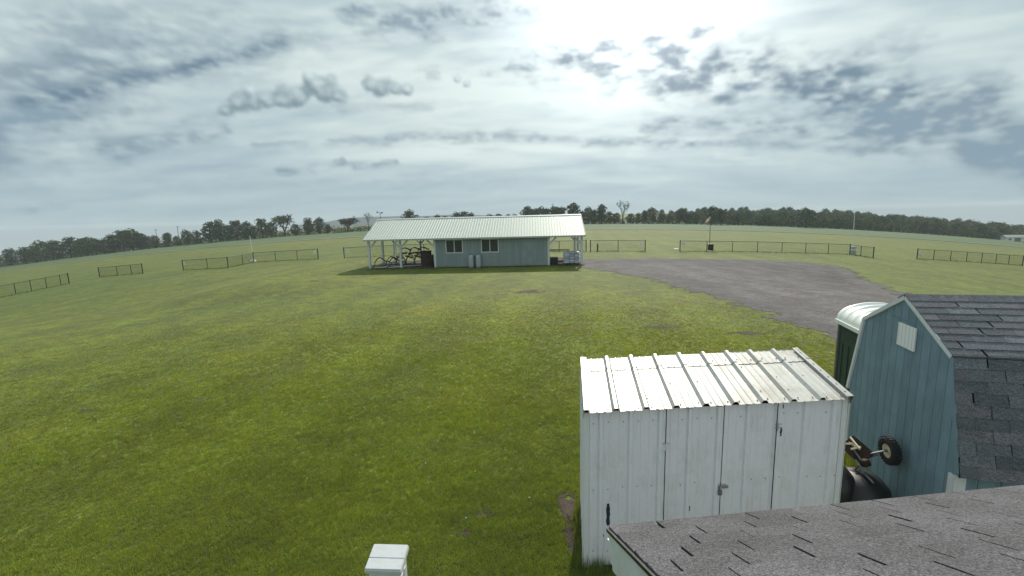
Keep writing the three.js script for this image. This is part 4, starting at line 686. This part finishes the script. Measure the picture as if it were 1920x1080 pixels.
// ------------------------------------------------------------------ chain link fences
const wireCache = new Map();
function fence(bases, label, opts = {}) {
  const pts = bases.map(([x, y]) => onGround(x, y));
  // even out depth noise from reading whole pixels: keep the run straight between its corners
  const corners = opts.corners ?? [0, pts.length - 1];
  for (let c = 0; c + 1 < corners.length; c++) { const i0 = corners[c], i1 = corners[c + 1]; for (let i = i0 + 1; i < i1; i++) { const a = pts[i0], b = pts[i1], v = pray(bases[i][0], 470); const k = v.x / -v.z; /* x = -z*k */ const t = clamp((-a.z * k - a.x) / ((b.x - a.x) + (b.z - a.z) * k)); pts[i].set(lerp(a.x, b.x, t), 0, lerp(a.z, b.z, t)); pts[i].y = terr(pts[i].x, pts[i].z); } }
  const o = pts[0]; const t = thing('chain_link_fence', label, 'fence', [o.x, o.y, o.z]);
  const H = 1.24, R = (p) => [p.x - o.x, p.y - o.y, p.z - o.z];
  pts.forEach((p, i) => { const end = corners.includes(i), q = R(p), s = end ? 0.052 : 0.034; const ps = part(t, 'post', bar([q[0], q[1] - 0.05, q[2]], [q[0], q[1] + H + (end ? 0.05 : 0), q[2]], s, 8), M.fenceBlack); part(ps, 'cap', new THREE.SphereGeometry(s * 1.1, 8, 5).translate(q[0], q[1] + H + (end ? 0.05 : 0), q[2]), M.fenceBlack); });
  for (let i = 0; i + 1 < pts.length; i++) {
    const a = R(pts[i]), b = R(pts[i + 1]);
    part(t, 'top_rail', bar([a[0], a[1] + H, a[2]], [b[0], b[1] + H, b[2]], 0.026, 6), M.fenceBlack);
    part(t, 'tension_wire', bar([a[0], a[1] + 0.06, a[2]], [b[0], b[1] + 0.06, b[2]], 0.006, 4), M.wire);
    // woven wire: two sets of diagonals, thin three-sided strands
    const L = Math.hypot(b[0] - a[0], b[2] - a[2]), sp = 0.085, hh = H - 0.10, pos = [], w = 0.0022; const P = (s, y) => { const k = s / L; return [lerp(a[0], b[0], k), lerp(a[1], b[1], k) + 0.06 + y, lerp(a[2], b[2], k)]; };
    const nx = -(b[2] - a[2]) / L * w, nz = (b[0] - a[0]) / L * w;
    for (let s = -hh; s < L + hh; s += sp) for (const dir of [1, -1]) {
      let s0 = dir > 0 ? s : s + hh, s1 = dir > 0 ? s + hh : s, y0 = 0, y1 = hh; if (Math.max(s0, s1) < 0 || Math.min(s0, s1) > L) continue;
      const cut = (sa, ya, sb, yb, lim) => [lim, ya + (yb - ya) * (lim - sa) / (sb - sa)];
      let A = [s0, y0], B = [s1, y1]; if (A[0] < 0) A = cut(s0, y0, s1, y1, 0); if (A[0] > L) A = cut(s0, y0, s1, y1, L); if (B[0] < 0) B = cut(s0, y0, s1, y1, 0); if (B[0] > L) B = cut(s0, y0, s1, y1, L);
      const p = P(...A), q = P(...B);
      pos.push(p[0], p[1] - w, p[2], p[0], p[1] + w, p[2], q[0], q[1] + w, q[2], p[0], p[1] - w, p[2], q[0], q[1] + w, q[2], q[0], q[1] - w, q[2]);
      pos.push(p[0] - nx, p[1], p[2] - nz, p[0] + nx, p[1], p[2] + nz, q[0] + nx, q[1], q[2] + nz, p[0] - nx, p[1], p[2] - nz, q[0] + nx, q[1], q[2] + nz, q[0] - nx, q[1], q[2] - nz);
    }
    const g = new THREE.BufferGeometry(); g.setAttribute('position', new THREE.Float32BufferAttribute(pos, 3)); g.computeVertexNormals(); part(t, 'wire_mesh', g, M.wire);
  }
  for (const [i, j, off] of opts.signs ?? []) { const a = R(pts[i]), b = R(pts[j]), L = Math.hypot(b[0] - a[0], b[2] - a[2]), k = off / L; const sg = part(t, 'sign_plate', box(0.34, 0.42, 0.012), M.whitePlain, [lerp(a[0], b[0], k), lerp(a[1], b[1], k) + H - 0.36, lerp(a[2], b[2], k) + 0.05], [0, Math.atan2(-(b[2] - a[2]), b[0] - a[0]), 0]); part(sg, 'print', box(0.16, 0.14, 0.002), M.tank, [0, 0.02, 0.008]); }
  return t;
}
fence([[-110, 583], [-70, 575], [-28, 566], [14, 557], [45, 549.5], [75, 544], [103, 537], [130, 532]], 'black chain link fence section running away beside the far tree line edge');
fence([[187, 519.5], [213, 518], [240, 516], [268, 513]], 'short black chain link fence section of three bays without a sign');
fence([[344, 507], [385, 504.5], [428, 502.5], [452.5, 497], [476, 492], [515, 491], [556, 488], [597, 486]], 'black chain link fence section with a kink and a white pole base behind it', { corners: [0, 2, 4, 7], signs: [[0, 1, 0.35], [7, 6, 0.45]] });
fence([[645.7, 484.4], [693, 482], [742, 480], [795, 478], [848, 476.5], [898, 475], [948, 473.5], [998, 472.5], [1048.5, 471.8], [1099, 471.4]], 'long black chain link fence passing behind the field building', { signs: [[0, 1, 0.45]] });
fence([[1107, 472], [1159, 472], [1209.6, 472]], 'two bay black chain link fence section with a low black post behind it', { signs: [[2, 1, 0.45]] });
fence([[1274.8, 472], [1325, 472], [1373, 472], [1420, 472.3], [1466, 473], [1510.5, 474], [1553, 475.5], [1593, 477.5], [1614.5, 480], [1637, 484]], 'black chain link fence section behind the gravel yard with the windsock pole', { corners: [0, 7, 9], signs: [[0, 1, 0.45]] });
fence([[1719, 486], [1752, 487.5], [1784, 489], [1814.5, 491], [1843, 493], [1870, 495], [1894.5, 496.5], [1917, 498]], 'seven bay black chain link fence section beyond the blue shed', { signs: [[0, 1, 0.45]] });

// ------------------------------------------------------------------ poles
{
  let p = onGround(1330, 468);
  let t = thing('windsock_pole', 'slim pole with a faded orange windsock and dark box at its foot', 'windsock', [p.x, p.y, p.z]);
  part(t, 'pole', bar([0, 0, 0], [0, 3.4, 0], 0.05, 8, 0.035), M.dullSteel); part(t, 'ground_box', box(0.55, 0.72, 0.5, 0.03), M.blackPlastic, [0, 0.36, 0.3]);
  const sock = new THREE.CylinderGeometry(0.10, 0.19, 0.9, 14, 3, true); sock.translate(0, -0.45, 0); const sk = part(t, 'windsock', sock, M.orange, [-0.02, 4.02, 0], [0, 0, -0.62]);
  part(sk, 'stripe', new THREE.CylinderGeometry(0.153, 0.172, 0.3, 14, 1, true).translate(0, -0.52, 0), M.sockWhite); part(t, 'sock_arm', bar([0, 3.4, 0], [0.0, 4.05, 0], 0.02), M.dullSteel);
  p = onGround(1597, 476.5); t = thing('flag_pole', 'tall thin white pole rising above the wood behind the fence corner', 'pole', [p.x, p.y, p.z]);
  part(t, 'pole', bar([0, 0.3, 0], [-0.1, 5.6, 0], 0.05, 8, 0.022), M.whitePlain); part(t, 'base_sleeve', box(0.5, 0.95, 0.35, 0.02), M.tank, [0.06, 0.475, 0.1]); part(t, 'base_band', box(0.64, 0.16, 0.42, 0.01), M.whitePlain, [0.06, 0.55, 0.1]);
  p = onGround(475, 491); t = thing('white_mast', 'white mast with a dark rotor head and white base box by the fence kink', 'pole', [p.x, p.y, p.z]);
  part(t, 'pole', bar([0, 0, 0], [-0.08, 3.5, 0], 0.05, 8, 0.03), M.whitePlain); part(t, 'base_box', box(0.62, 0.26, 0.4, 0.02), M.whitePlain, [0, 0.13, 0.05]); part(t, 'head', mergeGeometries([bar([-0.08, 3.5, 0], [0.10, 3.9, 0], 0.04), bar([-0.05, 3.75, 0], [0.22, 4.1, 0], 0.03)]), M.black);
  p = onGround(1122, 472); t = thing('bollard', 'short black post standing behind the two bay fence', 'bollard', [p.x, p.y, p.z - 0.5]); part(t, 'post', bar([0, -0.1, 0], [0, 0.82, 0], 0.075, 10), M.black); part(t, 'cap', new THREE.SphereGeometry(0.08, 10, 6).translate(0, 0.82, 0), M.black);
  p = onGround(1268, 467); const mt = single('white_marker', box(0.5, 0.05, 0.35, 0.02), M.whitePlain, 'small white marker plate lying in the gap between fences', 'marker'); mt.position.set(p.x, p.y + 0.03, p.z);
}

// ------------------------------------------------------------------ trees
function leafCloud(r, clumps, per, size, spread) {                 // many small leaf-spray faces gathered in clumps
  const pos = [];
  for (const [cx, cy, cz, cr] of clumps) for (let i = 0; i < per; i++) {
    let x, y, z, q; do { x = r() * 2 - 1; y = r() * 2 - 1; z = r() * 2 - 1; q = x * x + y * y + z * z; } while (q > 1);
    const k = Math.pow(q, spread) / Math.sqrt(q + 1e-6) ; x *= cr * k; y *= cr * k * 0.85; z *= cr * k;
    const s = size * (0.6 + r() * 0.8), a = new THREE.Vector3(r() - 0.5, r() - 0.5, r() - 0.5).normalize(), b = new THREE.Vector3(r() - 0.5, r() - 0.5, r() - 0.5).cross(a).normalize();
    const X = cx + x, Y = cy + y, Z = cz + z;
    pos.push(X + a.x * s, Y + a.y * s, Z + a.z * s, X - a.x * s * 0.6 + b.x * s * 0.7, Y - a.y * s * 0.6 + b.y * s * 0.7, Z - a.z * s * 0.6 + b.z * s * 0.7, X - a.x * s * 0.6 - b.x * s * 0.7, Y - a.y * s * 0.6 - b.y * s * 0.7, Z - a.z * s * 0.6 - b.z * s * 0.7);
  }
  const g = new THREE.BufferGeometry(); g.setAttribute('position', new THREE.Float32BufferAttribute(pos, 3)); g.computeVertexNormals(); return g;
}
function limbs(r, H, list) { return mergeGeometries(list.map(([a, b, ra, rb]) => bar(a, b, ra, 6, rb))); }
function treeGeo(seed, kind) {                                     // 10 m tall model: [trunk, crown]
  const r = rng(seed), L = [], cl = [];
  if (kind === 'full' || kind === 'tall' || kind === 'round') {
    const w = kind === 'tall' ? 2.5 : kind === 'round' ? 3.9 : 3.2, y0 = kind === 'round' ? 1.6 : 2.0;
    L.push([[0, -0.2, 0], [r() * 0.3 - 0.15, 4, 0], 0.26, 0.18], [[0, 4, 0], [r() * 0.6 - 0.3, 8, 0], 0.18, 0.06]);
    const n = 26;
    for (let i = 0; i < n; i++) {
      const f = (i + r()) / n, y = lerp(y0, 9.0, f), env = w * Math.pow(Math.sin(Math.PI * clamp(0.14 + f * 0.80)), 0.75) * (0.65 + r() * 0.45), a = i * 2.4 + r() * 0.8, d = env * (0.35 + r() * 0.55);
      const c = [Math.cos(a) * d, y, Math.sin(a) * d, 0.95 + r() * 0.75]; cl.push(c);
      if (i % 2 === 0) L.push([[0, Math.max(1.5, y - 1.6), 0], [c[0], y, c[2]], 0.09, 0.03]);
    }
    return [limbs(r, 10, L), leafCloud(r, cl, 52, 0.36, 0.32)];
  }
  // sparse tree: visible branching with a leader, light leaf sprays along the twigs
  const tips = []; const grow = (p, d, len, rad, depth) => {
    const e = [p[0] + d[0] * len, p[1] + d[1] * len, p[2] + d[2] * len]; L.push([p, e, rad, rad * 0.66]);
    if (depth <= 4) tips.push([...e, 0.45 + r() * 0.3]);
    if (depth === 0) return;
    const n = 2 + (r() < 0.5 ? 1 : 0), a0 = r() * 6.283;
    for (let i = 0; i < n; i++) { const a = a0 + i * 6.283 / n + r(), s = (i === 0 ? 0.16 : 0.42) + r() * 0.35, v = new THREE.Vector3(d[0] + Math.cos(a) * s, d[1] + 0.22 - s * 0.15, d[2] + Math.sin(a) * s).normalize(); grow(e, [v.x, v.y, v.z], len * (i === 0 ? 0.84 : 0.62 + r() * 0.2), rad * (i === 0 ? 0.72 : 0.55), depth - 1); }
  };
  grow([0, -0.2, 0], [0.03, 1, 0], kind === 'lean' ? 2.6 : 1.5, kind === 'lean' ? 0.26 : 0.22, 5);
  let top = 0; for (const t of tips) top = Math.max(top, t[1]); const k = 10 / (top + 0.4);
  const g0 = limbs(r, 10, L), g1 = leafCloud(r, tips, kind === 'lean' ? 2 : 6, 0.2, 0.35); g0.scale(k, k, k); g1.scale(k, k, k); return [g0, g1];
}
const treeKinds = { full: [101, 102, 103], tall: [201, 202], round: [301, 302], open: [401, 402], lean: [501] };
const treeLib = {}; for (const [k, seeds] of Object.entries(treeKinds)) treeLib[k] = seeds.map((s) => treeGeo(s, k));
let treeCount = 0; const tr = rng(321);
function tree(px, topPx, basePx, kind, label, group, { depth = 243, leaf = 0, wide = 1 } = {}) {
  const p = atDepth(px, depth), h = (basePx - topPx) / F * depth * 1.03 + 0.4, lib = treeLib[kind], gg = lib[treeCount++ % lib.length];
  const t = thing(kind === 'lean' || kind === 'open' ? 'sparse_tree' : 'broadleaf_tree', label, 'tree', [p.x, p.y - 0.1, p.z], tr() * 6.283, group);
  const sp = wide * (kind === 'tall' || kind === 'full' || kind === 'round' ? 1.28 : 1) * (0.9 + tr() * 0.25); t.scale.set(h / 10 * sp, h / 10, h / 10 * sp);
  part(t, 'trunk', gg[0], M.bark); part(t, 'crown', gg[1], M.leaf[leaf]); return t;
}
const LL = (x) => { const k = [[0, 500], [50, 494], [100, 487], [200, 475], [300, 462], [400, 449], [500, 442], [600, 436], [700, 430], [800, 425], [960, 421], [1060, 418], [1120, 416], [1300, 413], [1440, 416], [1560, 419], [1640, 423], [1750, 430], [1850, 439], [1920, 447], [2000, 456]]; if (x <= k[0][0]) return 500 - x * 0.12; for (let i = 0; i + 1 < k.length; i++) if (x <= k[i + 1][0]) return lerp(k[i][1], k[i + 1][1], (x - k[i][0]) / (k[i + 1][0] - k[i][0])); return 460; };
// left hedgerow, tree by tree: [x, top, kind, leaf tone, width]
const leftRow = 'dense green tree in the hedgerow beyond the white mast', leftG = 'hedgerow trees beyond the white mast';
for (const [x, y, k, l, w, d] of [[-60, 478, 'full', 0, 1.1], [-25, 474, 'round', 1, 1.1], [10, 468, 'full', 1, 1], [38, 466, 'tall', 0, 1.2], [58, 462, 'round', 0, 1, 228], [75, 454, 'full', 1, 1], [98, 452, 'full', 0, 1.05], [125, 446, 'full', 1, 1], [142, 450, 'round', 2, 0.9], [157, 446, 'full', 2, 1], [172, 449, 'tall', 0, 1.1], [188, 450, 'round', 3, 0.9], [208, 441, 'full', 1, 1.0], [226, 433, 'full', 1, 1], [243, 431, 'full', 0, 1.05], [258, 437, 'full', 1, 1], [272, 443, 'round', 3, 0.9], [287, 441, 'full', 3, 0.9], [310, 435, 'full', 1, 0.9], [328, 441, 'round', 3, 0.9], [348, 429, 'full', 1, 0.9], [366, 430, 'round', 0, 0.9], [392, 412, 'full', 1, 0.85], [409, 409, 'tall', 0, 0.9], [424, 418, 'round', 1, 0.8], [441, 410, 'full', 3, 0.85], [459, 413, 'full', 1, 0.85], [473, 420, 'round', 3, 0.8], [490, 407, 'full', 3, 0.85], [507, 413, 'full', 0, 0.8], [553, 418, 'round', 3, 0.8], [577, 408, 'tall', 3, 1.0], [597, 407, 'full', 3, 0.85], [614, 419, 'round', 3, 0.9]])
  tree(x, y, LL(x), k, leftRow, leftG, { leaf: l, wide: w, depth: (d ?? 243) + (tr() - 0.5) * 8 });
tree(532, 401, LL(532), 'open', 'open branching tree standing above the middle of the hedgerow', undefined, { leaf: 3, wide: 1.1 });
tree(651, 406, LL(651), 'open', 'low spreading sparse tree beside the pale distant hill', undefined, { leaf: 4, wide: 1.5 });
tree(690, 396, LL(690), 'lean', 'dark bare tree just beside the roof end with the weather vane', undefined, { leaf: 4, wide: 0.9 });
// beyond the building roof
tree(768, 393, LL(768), 'round', 'round bushy tree showing alone above the building roof', undefined, { leaf: 0, wide: 0.9, depth: 240 });
for (const [x, y] of [[800, 405], [820, 402], [835, 404]]) tree(x, y, LL(x), 'round', 'small far tree barely showing over the roof ridge', 'far trees over the roof ridge', { leaf: 3, wide: 0.9 });
for (const [x, y] of [[856, 398], [870, 396], [884, 399]]) tree(x, y, LL(x), 'round', 'broad green tree in the low clump above the middle of the roof', 'tree clump above the middle of the roof', { leaf: 0, wide: 0.9 });
for (const [x, y] of [[920, 402], [935, 401], [952, 402], [966, 402]]) tree(x, y, LL(x), 'full', 'small hazy tree on the skyline beyond the roof', 'small skyline trees beyond the roof', { leaf: 3, wide: 1.0, depth: 250 });
for (const [x, y, l] of [[988, 387, 1], [1002, 391, 3], [1012, 388, 3], [1024, 390, 0], [1037, 393, 3]]) tree(x, y, LL(x), 'full', 'tree in the row standing over the shorter porch end of the roof', 'tree row over the shorter porch end of the roof', { leaf: l, wide: 0.8 });
tree(1048, 384, LL(1048), 'open', 'thin leafed tree ending the row over the roof', undefined, { leaf: 3, wide: 1.0 });
tree(1075, 380, LL(1075), 'tall', 'dark upright tree above the roof corner over the shorter porch', undefined, { leaf: 1, wide: 0.85 });
tree(1091, 394, LL(1091), 'round', 'low dark tree between the roof corner and the hedge', undefined, { leaf: 1, wide: 0.8 });
for (const [x, y, k, l] of [[1104, 387, 'full', 3], [1116, 391, 'round', 1], [1128, 381, 'tall', 3], [1142, 394, 'round', 3], [1155, 396, 'round', 1]]) tree(x, y, LL(x), k, 'tree in the hedge clump between the building and the bare tree', 'hedge clump between the building and the bare tree', { leaf: l, wide: 0.85 });
tree(1168, 372, LL(1168), 'lean', 'tall nearly bare tree with a wide branching crown in the hedge', undefined, { leaf: 4, wide: 1.0 });
for (const [x, y, k, l] of [[1182, 397, 'round', 3], [1197, 396, 'round', 1], [1209, 391, 'tall', 1], [1224, 386, 'full', 3], [1240, 396, 'round', 3], [1256, 397, 'round', 0], [1275, 386, 'full', 3], [1290, 395, 'round', 1], [1306, 394, 'round', 3]]) tree(x, y, LL(x), k, 'leafy tree in the mixed hedge between bare tree and windsock', 'mixed hedge between bare tree and windsock', { leaf: l, wide: 0.9, depth: 248 });
tree(1335, 381, LL(1335), 'full', 'tall dark tree standing directly behind the windsock', undefined, { leaf: 1, wide: 0.9, depth: 236 }); tree(1352, 386, LL(1352), 'round', 'dark leafy tree touching the tall tree behind the windsock', undefined, { leaf: 1, wide: 0.8, depth: 236 });
tree(1512, 384, LL(1512), 'round', 'large dark rounded tree projecting from the wood', undefined, { leaf: 1, wide: 1.15, depth: 234 });
// front row of the wood on the rise
for (let x = 1372; x < 1990; x += 12.5) {
  const top = LL(x) - 10 - tr() * 12 - smooth(1600, 1900, x) * 4; const k = ['full', 'round', 'full', 'round', 'tall'][Math.floor(tr() * 5)];
  tree(x + (tr() - 0.5) * 6, top, LL(x), k, 'tree in the front row of the wood on the rise', 'front row of the wood on the rise', { leaf: [0, 0, 1, 2, 3, 3, 5][Math.floor(tr() * 7)], wide: 0.9 + tr() * 0.4, depth: 243 + tr() * 9 });
}
{ // the wood behind that row, one mass of crowns on the rise
  const r = rng(88);
  const lib = [['full', 0], ['round', 1], ['full', 2]];
  for (const [k, gi] of lib) {
    const [g0, g1] = treeLib[k][gi % treeLib[k].length]; const N = 150;
    const im = new THREE.InstancedMesh(g1, M.leaf[[0, 1, 2][gi]], N), m = new THREE.Matrix4(), q = new THREE.Quaternion(), up = new THREE.Vector3(0, 1, 0); let c = 0;
    for (let i = 0; i < N; i++) { const d = 256 + Math.pow(r(), 0.9) * 120, px = 1240 + r() * 800; const p = atDepth(px, d); const h = (5 + r() * 4.5) / 10 * lerp(0.8, 1.05, smooth(1300, 1600, px)); m.compose(new THREE.Vector3(p.x, p.y, p.z), q.setFromAxisAngle(up, r() * 6.283), new THREE.Vector3(h * 1.05, h, h * 1.05)); im.setMatrixAt(c++, m); }
    im.count = c; im.name = numbered('woodland'); im.userData = { kind: 'stuff', label: 'mass of tree crowns of the wood on the rise', category: 'wood' }; im.castShadow = im.receiveShadow = true; scene.add(im);
  }
}
{ // hedge undergrowth along both field edges
  const r = rng(66);
  for (const [x0, x1, label] of [[-120, 720, 'dark undergrowth beneath the hedgerow trees beyond the white mast'], [980, 2000, 'dark undergrowth along the foot of the wood on the rise']]) {
    const cl = []; for (let x = x0; x < x1; x += 2.1) { const p = atDepth(x + r() * 3, 243 + r() * 6), h = 1.2 + r() * 1.3; cl.push([p.x, p.y + h * 0.7, p.z, h]); }
    const g = leafCloud(r, cl, 36, 0.34, 0.3); structure('hedge_undergrowth', g, M.leaf[1], 'stuff', label, 'undergrowth');
  }
}
// far blue hill beyond the left end of the building
{
  const pos = [], idx = [], N = 90, D = 1150;
  for (let i = 0; i <= N; i++) { const px = 560 + 520 * i / N, v = pray(px, 408 + (960 - px) * 0.0249), t = D / -v.z; const top = (11 * smooth(560, 680, px) * (1 - smooth(860, 1080, px)) + 2 * fbm(px * 0.02, 3, 3)) / F * D; const x = v.x * t; pos.push(x, -60, -D + 120, x, CAMH + top * 1.0 - 6, -D, x, -60, -D - 300); }
  for (let i = 0; i < N; i++) { const a = i * 3; for (const k of [0, 1]) idx.push(a + k, a + k + 3, a + k + 4, a + k, a + k + 4, a + k + 1); }
  const g = new THREE.BufferGeometry(); g.setAttribute('position', new THREE.Float32BufferAttribute(pos, 3)); g.setIndex(idx); g.computeVertexNormals(); structure('distant_hill', g, M.farHill);
}
// far white farm building at the right edge, utility poles at left
{
  const p = atDepth(1912, 236), t = thing('farm_shed', 'low white farm shed at the foot of the wood', 'building', [p.x, p.y, p.z], -0.4);
  part(t, 'wall', boxAt(-4.5, 4.5, 0, 2.2, -2.5, 2.5), M.whitePlain); const g = new THREE.ExtrudeGeometry(new THREE.Shape([[-3, 2.21], [3, 2.21], [0, 3.4]].map((q) => new THREE.Vector2(...q))), { depth: 9.6, bevelEnabled: false }); g.rotateY(Math.PI / 2); g.translate(-4.8, 0, 0); part(t, 'roof', g, M.galvRoof); part(t, 'door', boxAt(-1.2, 1.2, 0, 1.9, 2.5, 2.55), M.dullSteel); for (const x of [-3, 3]) part(t, 'window', boxAt(x - 0.5, x + 0.5, 0.9, 1.6, 2.5, 2.54), M.glass);
  for (const [x, top] of [[291, 431], [332, 424]]) { const q = atDepth(x, 262), h = (LL(x) - top) / F * 262 + 0.5; const u = thing('utility_pole', 'utility pole with a short crossarm rising over the hedgerow', 'utility pole', [q.x, q.y, q.z], 0.3, 'utility poles over the hedgerow'); part(u, 'pole', bar([0, 0, 0], [0, h, 0], 0.16, 8, 0.11), M.bark); part(u, 'crossarm', bar([-0.9, h - 0.5, 0], [0.9, h - 0.5, 0], 0.08, 6), M.bark); }
}
{ // longer unmown grass along walls, posts and fence lines
  const r = rng(15), tris = []; for (let v = 0; v < 12; v++) { const a = r() * 6.283, d = Math.sqrt(r()) * 0.05, x = Math.cos(a) * d, z = Math.sin(a) * d, h = 0.06 + r() * 0.09, la = r() * 6.283, l = (0.2 + r()) * 0.04, w = 0.004, wa = r() * 3.14; tris.push(x - Math.cos(wa) * w, -0.005, z - Math.sin(wa) * w, x + Math.cos(wa) * w, -0.005, z + Math.sin(wa) * w, x + Math.cos(la) * l, h, z + Math.sin(la) * l); }
  const g = new THREE.BufferGeometry(); g.setAttribute('position', new THREE.Float32BufferAttribute(tris, 3)); g.computeVertexNormals();
  const pts = [], run = (x0, z0, x1, z1, per, wid) => { const L = Math.hypot(x1 - x0, z1 - z0), nx = -(z1 - z0) / L, nz = (x1 - x0) / L; for (let i = 0; i < L * per; i++) { const k = r(), o = (r() - 0.5) * wid; pts.push([lerp(x0, x1, k) + nx * o, lerp(z0, z1, k) + nz * o]); } };
  run(0.70, -4.62, 0.90, -5.8, 150, 0.10); run(0.95, -5.95, 3.9, -6.1, 90, 0.14); run(0.75, -4.58, 3.75, -4.78, 90, 0.10); run(3.85, -4.85, 4.05, -5.95, 90, 0.14); run(5.2, -4.6 + 0.02, 4.8, -4.6, 60, 0.1); run(5.36, -7.0, 4.80, -4.65, 120, 0.12); run(-12.1, -37.75, 5.9, -36.7, 40, 0.2);
  scene.traverse((o) => { if (/^chain_link_fence/.test(o.name)) { const ps = o.children.filter((c) => c.name === 'post').map((c) => { c.geometry.computeBoundingBox(); const b = c.geometry.boundingBox; return [o.position.x + (b.min.x + b.max.x) / 2, o.position.z + (b.min.z + b.max.z) / 2]; }); for (let i = 0; i + 1 < ps.length; i++) run(...ps[i], ...ps[i + 1], 22, 0.14); } });
  const cab = scene.getObjectByName('utility_cabinet').position; for (let i = 0; i < 60; i++) { const a = r() * 6.283; pts.push([cab.x + Math.cos(a) * 0.22, cab.z - 0.1 + Math.sin(a) * 0.2]); }
  const im = new THREE.InstancedMesh(g, M.blade, pts.length), m = new THREE.Matrix4(), q = new THREE.Quaternion(), up = new THREE.Vector3(0, 1, 0), c = [0, 0, 0], col = new THREE.Color();
  pts.forEach(([x, z], i) => { const s = 0.6 + r() * 0.8; m.compose(new THREE.Vector3(x, terr(x, z), z), q.setFromAxisAngle(up, r() * 6.283), new THREE.Vector3(s, s * (0.7 + r() * 0.7), s)); im.setMatrixAt(i, m); grassColour(x, z, c); const v = 0.5 + r() * 0.6; im.setColorAt(i, col.setRGB(c[0] * v * (0.9 + r() * 0.4), c[1] * v, c[2] * v)); });
  im.name = 'unmown_grass'; im.userData = { kind: 'stuff', label: 'longer unmown grass along the shed walls and fence lines', category: 'grass' }; scene.add(im);
}
shade(scene);
renderer.render(scene, camera);
